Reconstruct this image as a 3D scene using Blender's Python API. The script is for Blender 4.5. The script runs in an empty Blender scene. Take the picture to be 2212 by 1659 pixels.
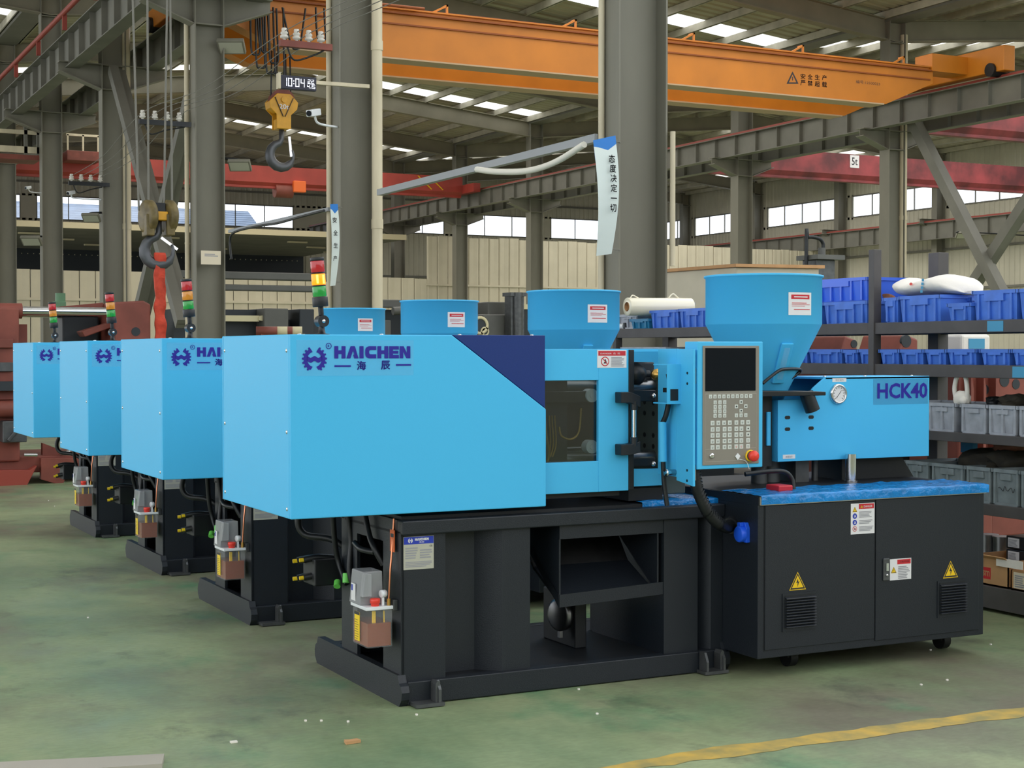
import bpy, math, random
from mathutils import Vector, Matrix
random.seed(7)
PI = math.pi
S = bpy.context.scene
COL = S.collection

# ------------------------------------------------------------------ camera, world, light, exposure
F_PX, IW, IH, EYE = 3306.0, 2212, 1659, 1.45
YAW, PIT = math.radians(26.96), math.atan(71 / 3306.0)
cd = bpy.data.cameras.new('camera'); cam = bpy.data.objects.new('camera', cd); COL.objects.link(cam)
cam.location = (0, 0, EYE); cam.rotation_euler = (PI / 2 - PIT, 0, -YAW)
cd.sensor_width = 36; cd.sensor_fit = 'HORIZONTAL'; cd.lens = 36 * F_PX / IW
cd.clip_start = .1; cd.clip_end = 400
S.camera = cam
w = bpy.data.worlds.new('sky'); S.world = w; w.use_nodes = True
bg = w.node_tree.nodes['Background']; bg.inputs[0].default_value = (.93, .97, 1.0, 1); bg.inputs[1].default_value = 2.1
S.view_settings.view_transform = 'Standard'; S.view_settings.look = 'None'
S.view_settings.exposure = 0.05; S.view_settings.gamma = 1.0; S.view_settings.use_curve_mapping = False

def area(name, loc, rot, sx, sy, power, col=(1, 1, 1)):
    l = bpy.data.lights.new(name, 'AREA'); l.shape = 'RECTANGLE'; l.size = sx; l.size_y = sy; l.energy = power; l.color = col
    o = bpy.data.objects.new(name, l); COL.objects.link(o); o.location = loc; o.rotation_euler = rot
    return o
# fill lamps added under the roof to brighten the middle and right bays
area('bay_fill', (17.5, 46, 9.6), (0, 0, 0), 14, 44, 3000, (1, .97, .9))
area('bay_fill_right', (38, 46, 9.6), (0, 0, 0), 14, 44, 3600, (1, .98, .94))

# ------------------------------------------------------------------ where a picture ray meets a plane of the hall
_fw = Vector((math.sin(YAW) * math.cos(PIT), math.cos(YAW) * math.cos(PIT), -math.sin(PIT)))
_rt = Vector((math.cos(YAW), -math.sin(YAW), 0)); _up = _rt.cross(_fw); _C = Vector((0, 0, EYE))
def _ray(px, py): return _fw + _rt * ((px - IW / 2) / F_PX) - _up * ((py - IH / 2) / F_PX)
def onX(px, py, X): d = _ray(px, py); return _C + d * (X / d.x)
def onY(px, py, Y): d = _ray(px, py); return _C + d * (Y / d.y)
def onZ(px, py, Z): d = _ray(px, py); return _C + d * ((Z - EYE) / d.z)

# ------------------------------------------------------------------ materials
def lin(c): return tuple((x / 12.92 if x <= .04045 else ((x + .055) / 1.055) ** 2.4) for x in c)
def rgb(r, g, b): return lin((r / 255, g / 255, b / 255)) + (1,)
def mat(name, col, rough=.5, metal=0., noise=0., nscale=6., bump=0., bscale=80., spec=.5, emit=None, estr=0., trans=0., ior=1.45, alpha=1., stretch=(1, 1, 1), dark=None, coat=0.):
    m = bpy.data.materials.new(name); m.use_nodes = True; nt = m.node_tree; b = nt.nodes['Principled BSDF']
    b.inputs['Base Color'].default_value = col; b.inputs['Roughness'].default_value = rough; b.inputs['Metallic'].default_value = metal
    b.inputs['Specular IOR Level'].default_value = spec; b.inputs['IOR'].default_value = ior
    b.inputs['Transmission Weight'].default_value = trans; b.inputs['Alpha'].default_value = alpha; b.inputs['Coat Weight'].default_value = coat
    if emit: b.inputs['Emission Color'].default_value = emit; b.inputs['Emission Strength'].default_value = estr
    tc = mp = None
    if noise or bump:
        tc = nt.nodes.new('ShaderNodeTexCoord'); mp = nt.nodes.new('ShaderNodeMapping'); mp.inputs['Scale'].default_value = stretch
        nt.links.new(tc.outputs['Object'], mp.inputs['Vector'])
    if noise:
        n = nt.nodes.new('ShaderNodeTexNoise'); n.inputs['Scale'].default_value = nscale; n.inputs['Detail'].default_value = 5
        nt.links.new(mp.outputs[0], n.inputs['Vector'])
        r = nt.nodes.new('ShaderNodeValToRGB'); r.color_ramp.elements[0].position = .35; r.color_ramp.elements[1].position = .7
        d = dark if dark else tuple(c * (1 - noise) for c in col[:3]) + (1,)
        r.color_ramp.elements[0].color = d; r.color_ramp.elements[1].color = col
        nt.links.new(n.outputs['Fac'], r.inputs[0]); nt.links.new(r.outputs[0], b.inputs['Base Color'])
    if bump:
        n2 = nt.nodes.new('ShaderNodeTexNoise'); n2.inputs['Scale'].default_value = bscale; n2.inputs['Detail'].default_value = 3
        nt.links.new(mp.outputs[0], n2.inputs['Vector'])
        bp = nt.nodes.new('ShaderNodeBump'); bp.inputs['Strength'].default_value = bump; bp.inputs['Distance'].default_value = .01
        nt.links.new(n2.outputs['Fac'], bp.inputs['Height']); nt.links.new(bp.outputs[0], b.inputs['Normal'])
    return m
M = {}
def dm(k, *a, **kw): M[k] = mat(k, *a, **kw)
dm('blue_paint', rgb(76, 186, 238), .42, bump=.04, bscale=300, spec=.3)
dm('navy_paint', rgb(6, 44, 116), .4, bump=.04, bscale=300)
dm('platen_grey', rgb(84, 96, 94), .5, noise=.2, nscale=8)
dm('charcoal', rgb(27, 32, 39), .45, bump=.15, bscale=260)
dm('charcoal_dark', rgb(22, 25, 29), .5)
dm('black_plastic', rgb(30, 32, 36), .38)
dm('black_rubber', rgb(22, 23, 25), .5)
dm('logo_blue', rgb(38, 32, 150), .35)
dm('logo_film', rgb(150, 215, 240), .2, alpha=.1)
dm('white_label', rgb(225, 224, 226), .4)
dm('red_label', rgb(196, 42, 52), .4)
dm('grey_print', rgb(150, 150, 156), .5)
dm('dark_print', rgb(40, 40, 46), .5)
dm('yellow_label', rgb(245, 210, 30), .4)
dm('blue_label', rgb(40, 60, 170), .4)
dm('panel_grey', rgb(134, 129, 120), .45)
dm('panel_line', rgb(160, 155, 145), .45)
dm('key_white', rgb(205, 210, 206), .4)
dm('key_mark', rgb(60, 66, 66), .5)
dm('screen', rgb(12, 18, 26), .2, spec=.2)
dm('red_button', rgb(226, 62, 48), .3)
dm('chrome', rgb(215, 215, 218), .15, metal=1)
dm('steel', rgb(150, 150, 152), .35, metal=1, noise=.3, nscale=8)
dm('dull_steel', rgb(96, 98, 100), .45, metal=.6, noise=.3, nscale=12)
dm('dark_steel', rgb(50, 52, 54), .4, metal=.5, noise=.3, nscale=8)
dm('brass', rgb(200, 160, 90), .3, metal=1)
dm('copper', rgb(214, 140, 105), .3, metal=1)
dm('white_plastic', rgb(225, 228, 232), .35)
dm('film_blue', rgb(20, 136, 214), .16, noise=.35, nscale=14, bump=.9, bscale=28, stretch=(1, 2.2, 1))
dm('socket_blue', rgb(30, 90, 225), .35)
dm('oil', rgb(138, 66, 26), .15, alpha=.92)
dm('clear_plastic', rgb(225, 228, 232), .12, alpha=.12)
dm('smoked_clear', rgb(176, 178, 182), .2, alpha=.6)
dm('pane_acrylic', rgb(70, 80, 78), .04, alpha=.16)
dm('orange_tag', rgb(214, 98, 40), .5)
dm('plate_silver', rgb(190, 188, 175), .4, metal=.3)
dm('lens_red', rgb(205, 40, 48), .18, trans=.25, coat=.5)
dm('lens_amber', rgb(232, 150, 42), .18, trans=.25, coat=.5)
dm('lens_green', rgb(40, 168, 70), .18, trans=.25, coat=.5)
dm('lens_lit', rgb(250, 120, 10), .2, emit=(1.0, .26, .01, 1), estr=1.3)
dm('lamp_core', rgb(255, 220, 60), .3, emit=(1, .72, .08, 1), estr=3)
dm('green_plug', rgb(110, 210, 90), .4)
dm('orange_paint', rgb(206, 124, 30), .45, noise=.18, nscale=1.2)
dm('orange_line', rgb(140, 72, 28), .6)
dm('crane_under', rgb(188, 160, 130), .6)
dm('red_paint', rgb(164, 62, 52), .5, noise=.25, nscale=1.5)
dm('red_worn', rgb(164, 70, 74), .55, noise=.75, nscale=1.1, dark=rgb(95, 48, 52))
dm('rust_red', rgb(140, 74, 62), .55, noise=.35, nscale=3)
dm('rail_red', rgb(150, 66, 54), .5)
dm('column_grey', rgb(124, 121, 108), .55, noise=.14, nscale=2.2, stretch=(1, 1, .4))
dm('beam_grey', rgb(116, 114, 104), .55, noise=.2, nscale=1.6)
dm('rafter_grey', rgb(136, 130, 112), .6, noise=.2, nscale=1.2)
dm('purlin_zinc', rgb(196, 190, 172), .45, metal=.1, noise=.3, nscale=2)
dm('roof_sheet', rgb(182, 174, 152), .6, noise=.2, nscale=.8)
dm('wall_sheet', rgb(192, 187, 168), .6, noise=.16, nscale=.7)
dm('partition_cream', rgb(204, 195, 172), .55, noise=.1, nscale=1.2)
dm('pipe_beige', rgb(212, 200, 172), .5, noise=.2, nscale=6, stretch=(1, 1, .15))
dm('slab_grey', rgb(176, 170, 158), .7, noise=.2, nscale=.8)
dm('slab_edge', rgb(212, 200, 165), .6)
dm('shed_blue', rgb(124, 142, 166), .5, noise=.3, nscale=1.5, stretch=(1, 1, 4))
dm('bin_blue', rgb(76, 126, 226), .42, noise=.25, nscale=9)
dm('bin_blue_new', rgb(62, 108, 230), .22)
dm('crate_grey', rgb(180, 184, 194), .5, noise=.35, nscale=10)
dm('crate_dark', rgb(132, 142, 146), .5, noise=.3, nscale=10)
dm('bin_teal', rgb(40, 120, 160), .4)
dm('rack_steel', rgb(84, 80, 80), .5, noise=.25, nscale=5)
dm('rack_touchup', rgb(70, 150, 190), .5)
dm('sack_white', rgb(232, 226, 218), .6, bump=.5, bscale=14)
dm('roll_film', rgb(232, 224, 200), .15, coat=.6)
dm('cardboard', rgb(196, 150, 104), .7, noise=.15, nscale=8)
dm('cloth_dark', rgb(66, 60, 48), .8, noise=.6, nscale=12)
dm('cloth_brown', rgb(150, 100, 76), .8, noise=.3, nscale=12)
dm('beige_box', rgb(206, 198, 178), .6, noise=.1, nscale=4)
dm('machine_grey', rgb(92, 92, 88), .5, noise=.2, nscale=2)
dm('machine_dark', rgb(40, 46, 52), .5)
dm('green_paint', rgb(90, 128, 96), .5)
dm('hook_yellow', rgb(228, 166, 36), .4, noise=.2, nscale=6)
dm('hook_worn', rgb(124, 108, 66), .5, noise=.5, nscale=9)
dm('hook_iron', rgb(88, 90, 94), .4, metal=.5)
dm('sling_red', rgb(214, 74, 50), .7, noise=.3, nscale=14, bump=.6, bscale=22)
dm('wire_grey', rgb(120, 118, 110), .6)
dm('porcelain', rgb(214, 210, 202), .3)
dm('conduit', rgb(146, 150, 154), .45)
dm('hose_white', rgb(226, 222, 210), .5)
dm('clock_case', rgb(24, 24, 44), .35)
dm('led', rgb(235, 238, 255), .5, emit=(.86, .9, 1, 1), estr=2.2)
dm('banner_white', rgb(214, 224, 220), .5)
dm('banner_blue', rgb(40, 120, 200), .5)
dm('paper', rgb(222, 210, 188), .7)
dm('hose_black', rgb(24, 27, 30), .42)
dm('hazard_yellow', rgb(238, 196, 30), .4)
dm('weld_edge', rgb(170, 172, 176), .35, metal=.5)
dm('tool_orange', rgb(226, 104, 42), .5)
dm('insul_light', rgb(206, 196, 160), .6)
dm('line_yellow', rgb(206, 168, 74), .6, noise=.4, nscale=9, dark=rgb(150, 138, 84))

def glassy(name, col, a=.5):
    m = bpy.data.materials.new(name); m.use_nodes = True; nt = m.node_tree; nt.nodes.remove(nt.nodes['Principled BSDF'])
    o = nt.nodes['Material Output']; t = nt.nodes.new('ShaderNodeBsdfTransparent'); t.inputs[0].default_value = col
    g = nt.nodes.new('ShaderNodeBsdfGlossy'); g.inputs['Roughness'].default_value = .08; g.inputs['Color'].default_value = (1, 1, 1, 1)
    x = nt.nodes.new('ShaderNodeMixShader'); x.inputs[0].default_value = .06
    nt.links.new(t.outputs[0], x.inputs[1]); nt.links.new(g.outputs[0], x.inputs[2]); nt.links.new(x.outputs[0], o.inputs[0]); M[name] = m
glassy('window_glass', (.96, .97, 1, 1)); glassy('acrylic', (.62, .66, .66, 1))
m = bpy.data.materials.new('skylight_sheet'); m.use_nodes = True; nt = m.node_tree; nt.nodes.remove(nt.nodes['Principled BSDF'])
t = nt.nodes.new('ShaderNodeBsdfTranslucent'); t.inputs[0].default_value = (1, .98, .93, 1)
tp = nt.nodes.new('ShaderNodeBsdfTransparent'); tp.inputs[0].default_value = (1, .98, .94, 1)
x = nt.nodes.new('ShaderNodeMixShader'); x.inputs[0].default_value = .5
nt.links.new(t.outputs[0], x.inputs[1]); nt.links.new(tp.outputs[0], x.inputs[2]); nt.links.new(x.outputs[0], nt.nodes['Material Output'].inputs[0]); M['skylight'] = m

def floor_material():
    m = bpy.data.materials.new('painted_floor'); m.use_nodes = True; nt = m.node_tree; b = nt.nodes['Principled BSDF']; L = nt.links.new
    tc = nt.nodes.new('ShaderNodeTexCoord')
    def noise(sc, det, stretch, rough=.55):
        mp = nt.nodes.new('ShaderNodeMapping'); mp.inputs['Scale'].default_value = stretch; L(tc.outputs['Object'], mp.inputs[0])
        n = nt.nodes.new('ShaderNodeTexNoise'); n.inputs['Scale'].default_value = sc; n.inputs['Detail'].default_value = det; n.inputs['Roughness'].default_value = rough
        L(mp.outputs[0], n.inputs[0]); return n.outputs['Fac']
    def ramp(f, a, b_, c0=(0, 0, 0, 1), c1=(1, 1, 1, 1)):
        r = nt.nodes.new('ShaderNodeValToRGB'); r.color_ramp.elements[0].position = a; r.color_ramp.elements[1].position = b_
        r.color_ramp.elements[0].color = c0; r.color_ramp.elements[1].color = c1; L(f, r.inputs[0]); return r.outputs[0]
    def mix(f, a, c):
        x = nt.nodes.new('ShaderNodeMixRGB')
        if isinstance(f, float): x.inputs[0].default_value = f
        else: L(f, x.inputs[0])
        for i, v in ((1, a), (2, c)):
            if isinstance(v, tuple): x.inputs[i].default_value = v
            else: L(v, x.inputs[i])
        return x.outputs[0]
    g = ramp(noise(.9, 9, (1.3, .8, 1), .6), .3, .72, rgb(112, 134, 100), rgb(160, 169, 128))
    worn = ramp(noise(.42, 10, (1.1, .8, 1), .66), .46, .62)
    c = mix(worn, g, rgb(118, 114, 96))
    deep = ramp(noise(1.1, 8, (1, .7, 1), .6), .56, .72); c = mix(deep, c, rgb(82, 134, 96))
    dirt = ramp(noise(1.7, 12, (1, .75, 1), .72), .56, .76); c = mix(dirt, c, rgb(74, 76, 66))
    fine = ramp(noise(46, 4, (.5, 1, 1)), .35, .75, (.86, .86, .86, 1), (1.05, 1.05, 1.05, 1))
    x = nt.nodes.new('ShaderNodeMixRGB'); x.blend_type = 'MULTIPLY'; x.inputs[0].default_value = 1; L(c, x.inputs[1]); L(fine, x.inputs[2])
    L(x.outputs[0], b.inputs['Base Color'])
    rr = ramp(noise(2.2, 6, (1, 1, 1)), .3, .7, (.34, .34, .34, 1), (.62, .62, .62, 1)); L(rr, b.inputs['Roughness'])
    bp = nt.nodes.new('ShaderNodeBump'); bp.inputs['Strength'].default_value = .12; bp.inputs['Distance'].default_value = .004
    L(noise(30, 6, (1, 1, 1)), bp.inputs['Height']); L(bp.outputs[0], b.inputs['Normal'])
    M['floor'] = m
floor_material()

# ------------------------------------------------------------------ mesh builder
class MB:
    def __init__(s): s.v = []; s.f = []; s.mi = []; s.sm = []; s.mats = []; s.cur = 0
    def use(s, key):
        if key not in s.mats: s.mats.append(key)
        s.cur = s.mats.index(key); return s
    def add(s, vs, fs, smooth=False):
        n = len(s.v); s.v += [tuple(v) for v in vs]
        for f in fs: s.f.append([i + n for i in f]); s.mi.append(s.cur); s.sm.append(smooth)
        return s
    def box(s, x0, x1, y0, y1, z0, z1):
        if x0 > x1: x0, x1 = x1, x0
        if y0 > y1: y0, y1 = y1, y0
        if z0 > z1: z0, z1 = z1, z0
        return s.add([(x0, y0, z0), (x1, y0, z0), (x1, y1, z0), (x0, y1, z0), (x0, y0, z1), (x1, y0, z1), (x1, y1, z1), (x0, y1, z1)],
              [(0, 3, 2, 1), (4, 5, 6, 7), (0, 1, 5, 4), (1, 2, 6, 5), (2, 3, 7, 6), (3, 0, 4, 7)])
    def prism(s, pts, axis, a, b):
        """polygon (u,v) extruded along an axis: axis y -> (u=x, v=z); axis x -> (u=y, v=z); axis z -> (u=x, v=y)"""
        ar = sum(pts[i][0] * pts[(i + 1) % len(pts)][1] - pts[(i + 1) % len(pts)][0] * pts[i][1] for i in range(len(pts)))
        if ar < 0: pts = pts[::-1]
        if a > b: a, b = b, a
        def P(u, v, t): return (u, t, v) if axis == 'y' else ((t, u, v) if axis == 'x' else (u, v, t))
        n = len(pts); vs = [P(u, v, a) for u, v in pts] + [P(u, v, b) for u, v in pts]
        lo = list(range(n)); hi = list(range(n, 2 * n))
        fl = axis == 'y'
        fs = [lo if fl else lo[::-1], hi[::-1] if fl else hi]
        for i in range(n):
            j = (i + 1) % n; q = (i, j, j + n, i + n); fs.append(q[::-1] if fl else q)
        return s.add(vs, fs)
    def cyl(s, p, q, r, r2=None, n=16, cap=True, smooth=True):
        p = Vector(p); q = Vector(q); d = (q - p); r2 = r if r2 is None else r2
        u = d.orthogonal().normalized(); v = d.normalized().cross(u)
        vs = [p + (u * math.cos(2 * PI * i / n) + v * math.sin(2 * PI * i / n)) * r for i in range(n)] + [q + (u * math.cos(2 * PI * i / n) + v * math.sin(2 * PI * i / n)) * r2 for i in range(n)]
        s.add(vs, [(i, (i + 1) % n, (i + 1) % n + n, i + n) for i in range(n)], smooth)
        if cap: s.add(vs, [list(range(n))[::-1], list(range(n, 2 * n))])
        return s
    def lathe(s, c, prof, n=28, axis=(0, 0, 1), smooth=True):
        """profile of (radius, height) turned about an axis through c"""
        a = Vector(axis).normalized(); u = a.orthogonal().normalized(); v = a.cross(u); c = Vector(c)
        vs = []
        for r, h in prof:
            for i in range(n):
                t = 2 * PI * i / n; vs.append(c + a * h + (u * math.cos(t) + v * math.sin(t)) * r)
        fs = []
        for k in range(len(prof) - 1):
            for i in range(n):
                j = (i + 1) % n; fs.append((k * n + i, k * n + j, (k + 1) * n + j, (k + 1) * n + i))
        return s.add(vs, fs, smooth)
    def tube(s, pts, r, n=8, smooth_path=True, cap=True):
        pts = [Vector(p) for p in pts]
        if smooth_path and len(pts) > 2:
            out = []
            for i in range(len(pts) - 1):
                p0 = pts[max(i - 1, 0)]; p1 = pts[i]; p2 = pts[i + 1]; p3 = pts[min(i + 2, len(pts) - 1)]
                for k in range(6):
                    t = k / 6
                    out.append(.5 * ((2 * p1) + (p2 - p0) * t + (2 * p0 - 5 * p1 + 4 * p2 - p3) * t * t + (3 * p1 - p0 - 3 * p2 + p3) * t ** 3))
            out.append(pts[-1]); pts = out
        vs = []; u = None
        for i, p in enumerate(pts):
            d = (pts[min(i + 1, len(pts) - 1)] - pts[max(i - 1, 0)]).normalized()
            u = d.orthogonal().normalized() if u is None else (u - d * u.dot(d)).normalized()
            v = d.cross(u)
            vs += [p + (u * math.cos(2 * PI * k / n) + v * math.sin(2 * PI * k / n)) * r for k in range(n)]
        fs = [(i * n + k, i * n + (k + 1) % n, (i + 1) * n + (k + 1) % n, (i + 1) * n + k) for i in range(len(pts) - 1) for k in range(n)]
        s.add(vs, fs, True)
        if cap: s.add(vs[:n], [list(range(n))[::-1]]); s.add(vs[-n:], [list(range(n))])
        return s
    def sphere(s, c, r, n=16, m=10, sc=(1, 1, 1)):
        c = Vector(c); vs = []
        for j in range(m + 1):
            a = -PI / 2 + PI * j / m
            for i in range(n):
                t = 2 * PI * i / n; vs.append(c + Vector((math.cos(a) * math.cos(t) * sc[0], math.cos(a) * math.sin(t) * sc[1], math.sin(a) * sc[2])) * r)
        return s.add(vs, [(j * n + i, j * n + (i + 1) % n, (j + 1) * n + (i + 1) % n, (j + 1) * n + i) for j in range(m) for i in range(n)], True)
    def bar(s, p, q, wd, h, up=(0, 0, 1)):
        """rectangular bar from p to q"""
        p = Vector(p); q = Vector(q); d = (q - p).normalized(); u = d.cross(Vector(up)).normalized() * wd / 2; v = u.cross(d).normalized() * h / 2
        vs = [p - u - v, p + u - v, p + u + v, p - u + v, q - u - v, q + u - v, q + u + v, q - u + v]
        return s.add(vs, [(0, 1, 2, 3), (7, 6, 5, 4), (0, 4, 5, 1), (1, 5, 6, 2), (2, 6, 7, 3), (3, 7, 4, 0)])
    def text(s, txt, O, U, V, w=None, h=None, d=.0006, bold=0.):
        """lettering fitted in a box of w x h from corner O along U, V"""
        vs, fs = glyphs(txt, bold)
        x0 = min(a[0] for a in vs); x1 = max(a[0] for a in vs); y0 = min(a[1] for a in vs); y1 = max(a[1] for a in vs)
        sy = h / (y1 - y0); sx = w / (x1 - x0) if w else sy
        O = Vector(O); U = Vector(U); V = Vector(V); N = U.cross(V)
        return s.add([O + U * (a[0] - x0) * sx + V * (a[1] - y0) * sy + N * d for a in vs], fs)
    def poly(s, pts, O, U, V, d=.0006):
        O = Vector(O); U = Vector(U); V = Vector(V); N = U.cross(V)
        return s.add([O + U * a + V * b + N * d for a, b in pts], [list(range(len(pts)))])
    def rect(s, u0, u1, v0, v1, O, U, V, d=.0006): return s.poly([(u0, v0), (u1, v0), (u1, v1), (u0, v1)], O, U, V, d)
    def card(s, u0, u1, v0, v1, O, U, V, t=.002):
        """thin plate standing proud of a face"""
        O = Vector(O); U = Vector(U); V = Vector(V); N = U.cross(V)
        q = [(u0, v0), (u1, v0), (u1, v1), (u0, v1)]
        vs = [O + U * a + V * b for a, b in q] + [O + U * a + V * b + N * t for a, b in q]
        return s.add(vs, [(3, 2, 1, 0), (4, 5, 6, 7), (0, 1, 5, 4), (1, 2, 6, 5), (2, 3, 7, 6), (3, 0, 4, 7)])
    def build(s, name, key=None, parent=None, bevel=0., org=None):
        me = bpy.data.meshes.new(name)
        o3 = Vector(org) if org is not None else (ORG if parent is not None else Vector((0, 0, 0)))
        me.from_pydata([(v[0] - o3.x, v[1] - o3.y, v[2] - o3.z) for v in s.v], [], s.f)
        for k in (s.mats or [key]): me.materials.append(M[k])
        me.polygons.foreach_set('material_index', s.mi if s.mats else [0] * len(s.f))
        me.polygons.foreach_set('use_smooth', s.sm); me.update()
        o = bpy.data.objects.new(name, me); COL.objects.link(o)
        if parent is not None: o.parent = parent
        if org is not None and parent is None: o.location = o3
        if bevel:
            b = o.modifiers.new('bevel', 'BEVEL'); b.width = bevel; b.segments = 2; b.limit_method = 'ANGLE'; b.angle_limit = .7
        return o
_gc = {}
def glyphs(txt, bold=0.):
    k = (txt, bold)
    if k in _gc: return _gc[k]
    if bold and any(ord(ch) > 0x2e80 for ch in txt):      # heavier strokes: the same outlines laid a hair apart
        v0, f0 = glyphs(txt, 0.); vs = []; fs = []
        for dx, dy in ((0, 0), (-1, 0), (1, 0), (0, 1), (0, -1)):
            n = len(vs); vs += [(a[0] + dx * bold, a[1] + dy * bold) for a in v0]; fs += [tuple(i + n for i in f) for f in f0]
        _gc[k] = (vs, fs); return _gc[k]
    c = bpy.data.curves.new('t', 'FONT'); c.body = txt; c.resolution_u = 2; c.fill_mode = 'FRONT'; c.offset = bold
    o = bpy.data.objects.new('t', c); COL.objects.link(o); dg = bpy.context.evaluated_depsgraph_get()
    me = bpy.data.meshes.new_from_object(o.evaluated_get(dg))
    r = ([tuple(v.co) for v in me.vertices], [tuple(p.vertices) for p in me.polygons])
    bpy.data.objects.remove(o); bpy.data.curves.remove(c); bpy.data.meshes.remove(me)
    _gc[k] = r; return r
ORG = Vector((0, 0, 0))
def tag(o, label=None, cat=None, group=None, kind=None):
    if label: o['label'] = label
    if cat: o['category'] = cat
    if group: o['group'] = group
    if kind: o['kind'] = kind
    return o
def thing(name, label, cat, loc, group=None):
    global ORG
    o = bpy.data.objects.new(name, None); COL.objects.link(o); o.location = loc; ORG = Vector(loc); o.empty_display_size = .1
    return tag(o, label, cat, group)
def struct_root(name):
    global ORG
    o = bpy.data.objects.new(name, None); COL.objects.link(o); ORG = Vector((0, 0, 0)); o['kind'] = 'structure'; return o
def copy_tree(o, parent=None):
    c = o.copy(); COL.objects.link(c)
    if parent is not None: c.parent = parent
    for ch in list(o.children): copy_tree(ch, c)
    return c
def solo(mb, name, key, label, cat, org, group=None, bevel=0.):
    return tag(mb.build(name, key, None, bevel, org), label, cat, group)
UX, UZ = Vector((1, 0, 0)), Vector((0, 0, 1)); UYn = Vector((0, -1, 0)); UY = Vector((0, 1, 0))
# faces that look at -Y use (UX, UZ): UX x UZ = -Y ; faces that look at -X use (-Y, Z): (-Y) x Z = -X
#@SETTING
#@MACHINES
#@RACK
#@BACKGROUND
# ------------------------------------------------------------------ the hall: floor, walls, roof
X1, X2, X3, YB = 7.1, 28.0, 49.0, 78.0
XL, YF = -14.0, -9.0
ROWS = [11.6, 18.45, 25.2, 32.35, 39.3, 46.3, 53.1, 60.0, 66.9, 73.8]
fl = MB().box(XL, X3 + .3, YF, YB + 6, -.2, 0).build('floor', 'floor'); fl['kind'] = 'structure'
ln = MB()   # worn yellow line, ragged edges
n = 44
top = []; bot = []
for i in range(n + 1):
    x = 2.3 + i * (6.2 - 2.3) / n; yc = 4.5 + .06 * math.sin(.8 * x - 1)
    wd = .065 * min(1, .35 + i / 12)
    top.append((x, yc + wd + random.uniform(-.02, .012), .0012)); bot.append((x, yc - wd + random.uniform(-.012, .02), .0012))
ln.add(bot + top, [(i, i + 1, n + 2 + i, n + 1 + i) for i in range(n)])
ln.build('painted_line', 'line_yellow', fl, org=(0, 0, 0))

def corrugated(mb, origin, U, V, N, lu, lv, pitch=.3, depth=.035):
    """sheet with trapezoid ribs along V, repeating along U"""
    O = Vector(origin); U = Vector(U); V = Vector(V); N = Vector(N)
    us = []; u = 0
    while u < lu - 1e-6:
        for du, h in ((0, 0), (pitch * .55, 0), (pitch * .66, 1), (pitch * .89, 1)):
            if u + du < lu: us.append((u + du, h))
        u += pitch
    us.append((lu, 0))
    a = [O + U * u + N * (h * depth) for u, h in us]; b = [p + V * lv for p in a]
    k = len(a)
    return mb.add(a + b, [(i, i + 1, k + i + 1, k + i) for i in range(k - 1)])

# back wall (faces -Y) with one long window band between z 8.0 and 9.1
wb = struct_root('wall_back')
mb = MB(); corrugated(mb, (XL, YB, 0), (1, 0, 0), (0, 0, 1), (0, -1, 0), X3 - XL, 8.0)
mb.build('lower_cladding', 'wall_sheet', wb)
mb = MB(); corrugated(mb, (XL, YB, 9.1), (1, 0, 0), (0, 0, 1), (0, -1, 0), X3 - XL, 2.9)
mb.build('upper_cladding', 'wall_sheet', wb)
mb = MB().box(XL, X3, YB - .1, YB + .1, 5.5, 5.62).box(XL, X3, YB - .12, YB - .02, 9.75, 9.85); mb.build('girt', 'beam_grey', wb)
# right wall (faces -X)
wr = struct_root('wall_right')
mb = MB(); corrugated(mb, (X3, YF, 0), (0, 1, 0), (0, 0, 1), (-1, 0, 0), YB - YF, 8.03)
mb.build('lower_cladding', 'wall_sheet', wr)
mb = MB(); corrugated(mb, (X3, YF, 9.0), (0, 1, 0), (0, 0, 1), (-1, 0, 0), YB - YF, 3)
mb.build('upper_cladding', 'wall_sheet', wr)
mb = MB().box(X3 - .12, X3 - .02, YF, YB, 4.2, 4.3).box(X3 - .12, X3 - .02, YF, YB, 6.0, 6.1); mb.build('girt', 'beam_grey', wr)
# walls beside and behind the camera
MB().box(XL - .3, X3 + .3, YF - .3, YF, 0, 4.0).build('wall_front', 'wall_sheet')['kind'] = 'structure'

# windows: each strip between two columns, with panes
wn = 0
def window_strip(axis, a0, a1, z0, z1, panes, plane):
    global wn
    wn += 1
    r = struct_root('window_%d' % wn)
    f = MB(); st = (a1 - a0) / panes
    def bx(mb, u0, u1, v0, v1, t0, t1):
        if axis == 'x': mb.box(u0, u1, plane + t0, plane + t1, v0, v1)
        else: mb.box(plane + t0, plane + t1, u0, u1, v0, v1)
    bx(f, a0, a1, z0 - .06, z0, -.05, .05); bx(f, a0, a1, z1, z1 + .06, -.05, .05)
    for i in range(panes + 1): bx(f, a0 + i * st - .02, a0 + i * st + .02, z0, z1, -.03, .03)
    f.build('window_frame', 'beam_grey', r)
    for i in range(panes):
        p = MB(); bx(p, a0 + i * st + .02, a0 + (i + 1) * st - .02, z0, z1, -.004, .004); p.build('pane', 'window_glass', r)
for x0, x1, k in ((8.5, 12.6, 3), (13.4, 19.5, 4), (20.3, 26.6, 4)): window_strip('x', x0, x1, 8.0, 9.1, k, YB)
for x0, x1, k in ((29.0, 31.8, 2), (32.8, 35.4, 2), (36.2, 41.4, 3), (42.2, 48.6, 4)): window_strip('x', x0, x1, 8.0, 9.1, k, YB)
mb = MB()
for x0, x1 in ((XL, 8.5), (12.6, 13.4), (19.5, 20.3), (26.6, 29.0), (31.8, 32.8), (35.4, 36.2), (41.4, 42.2), (48.6, X3)): mb.box(x0, x1, YB, YB + .06, 7.9, 9.2)
mb.build('window_pier', 'wall_sheet', wb)
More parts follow.
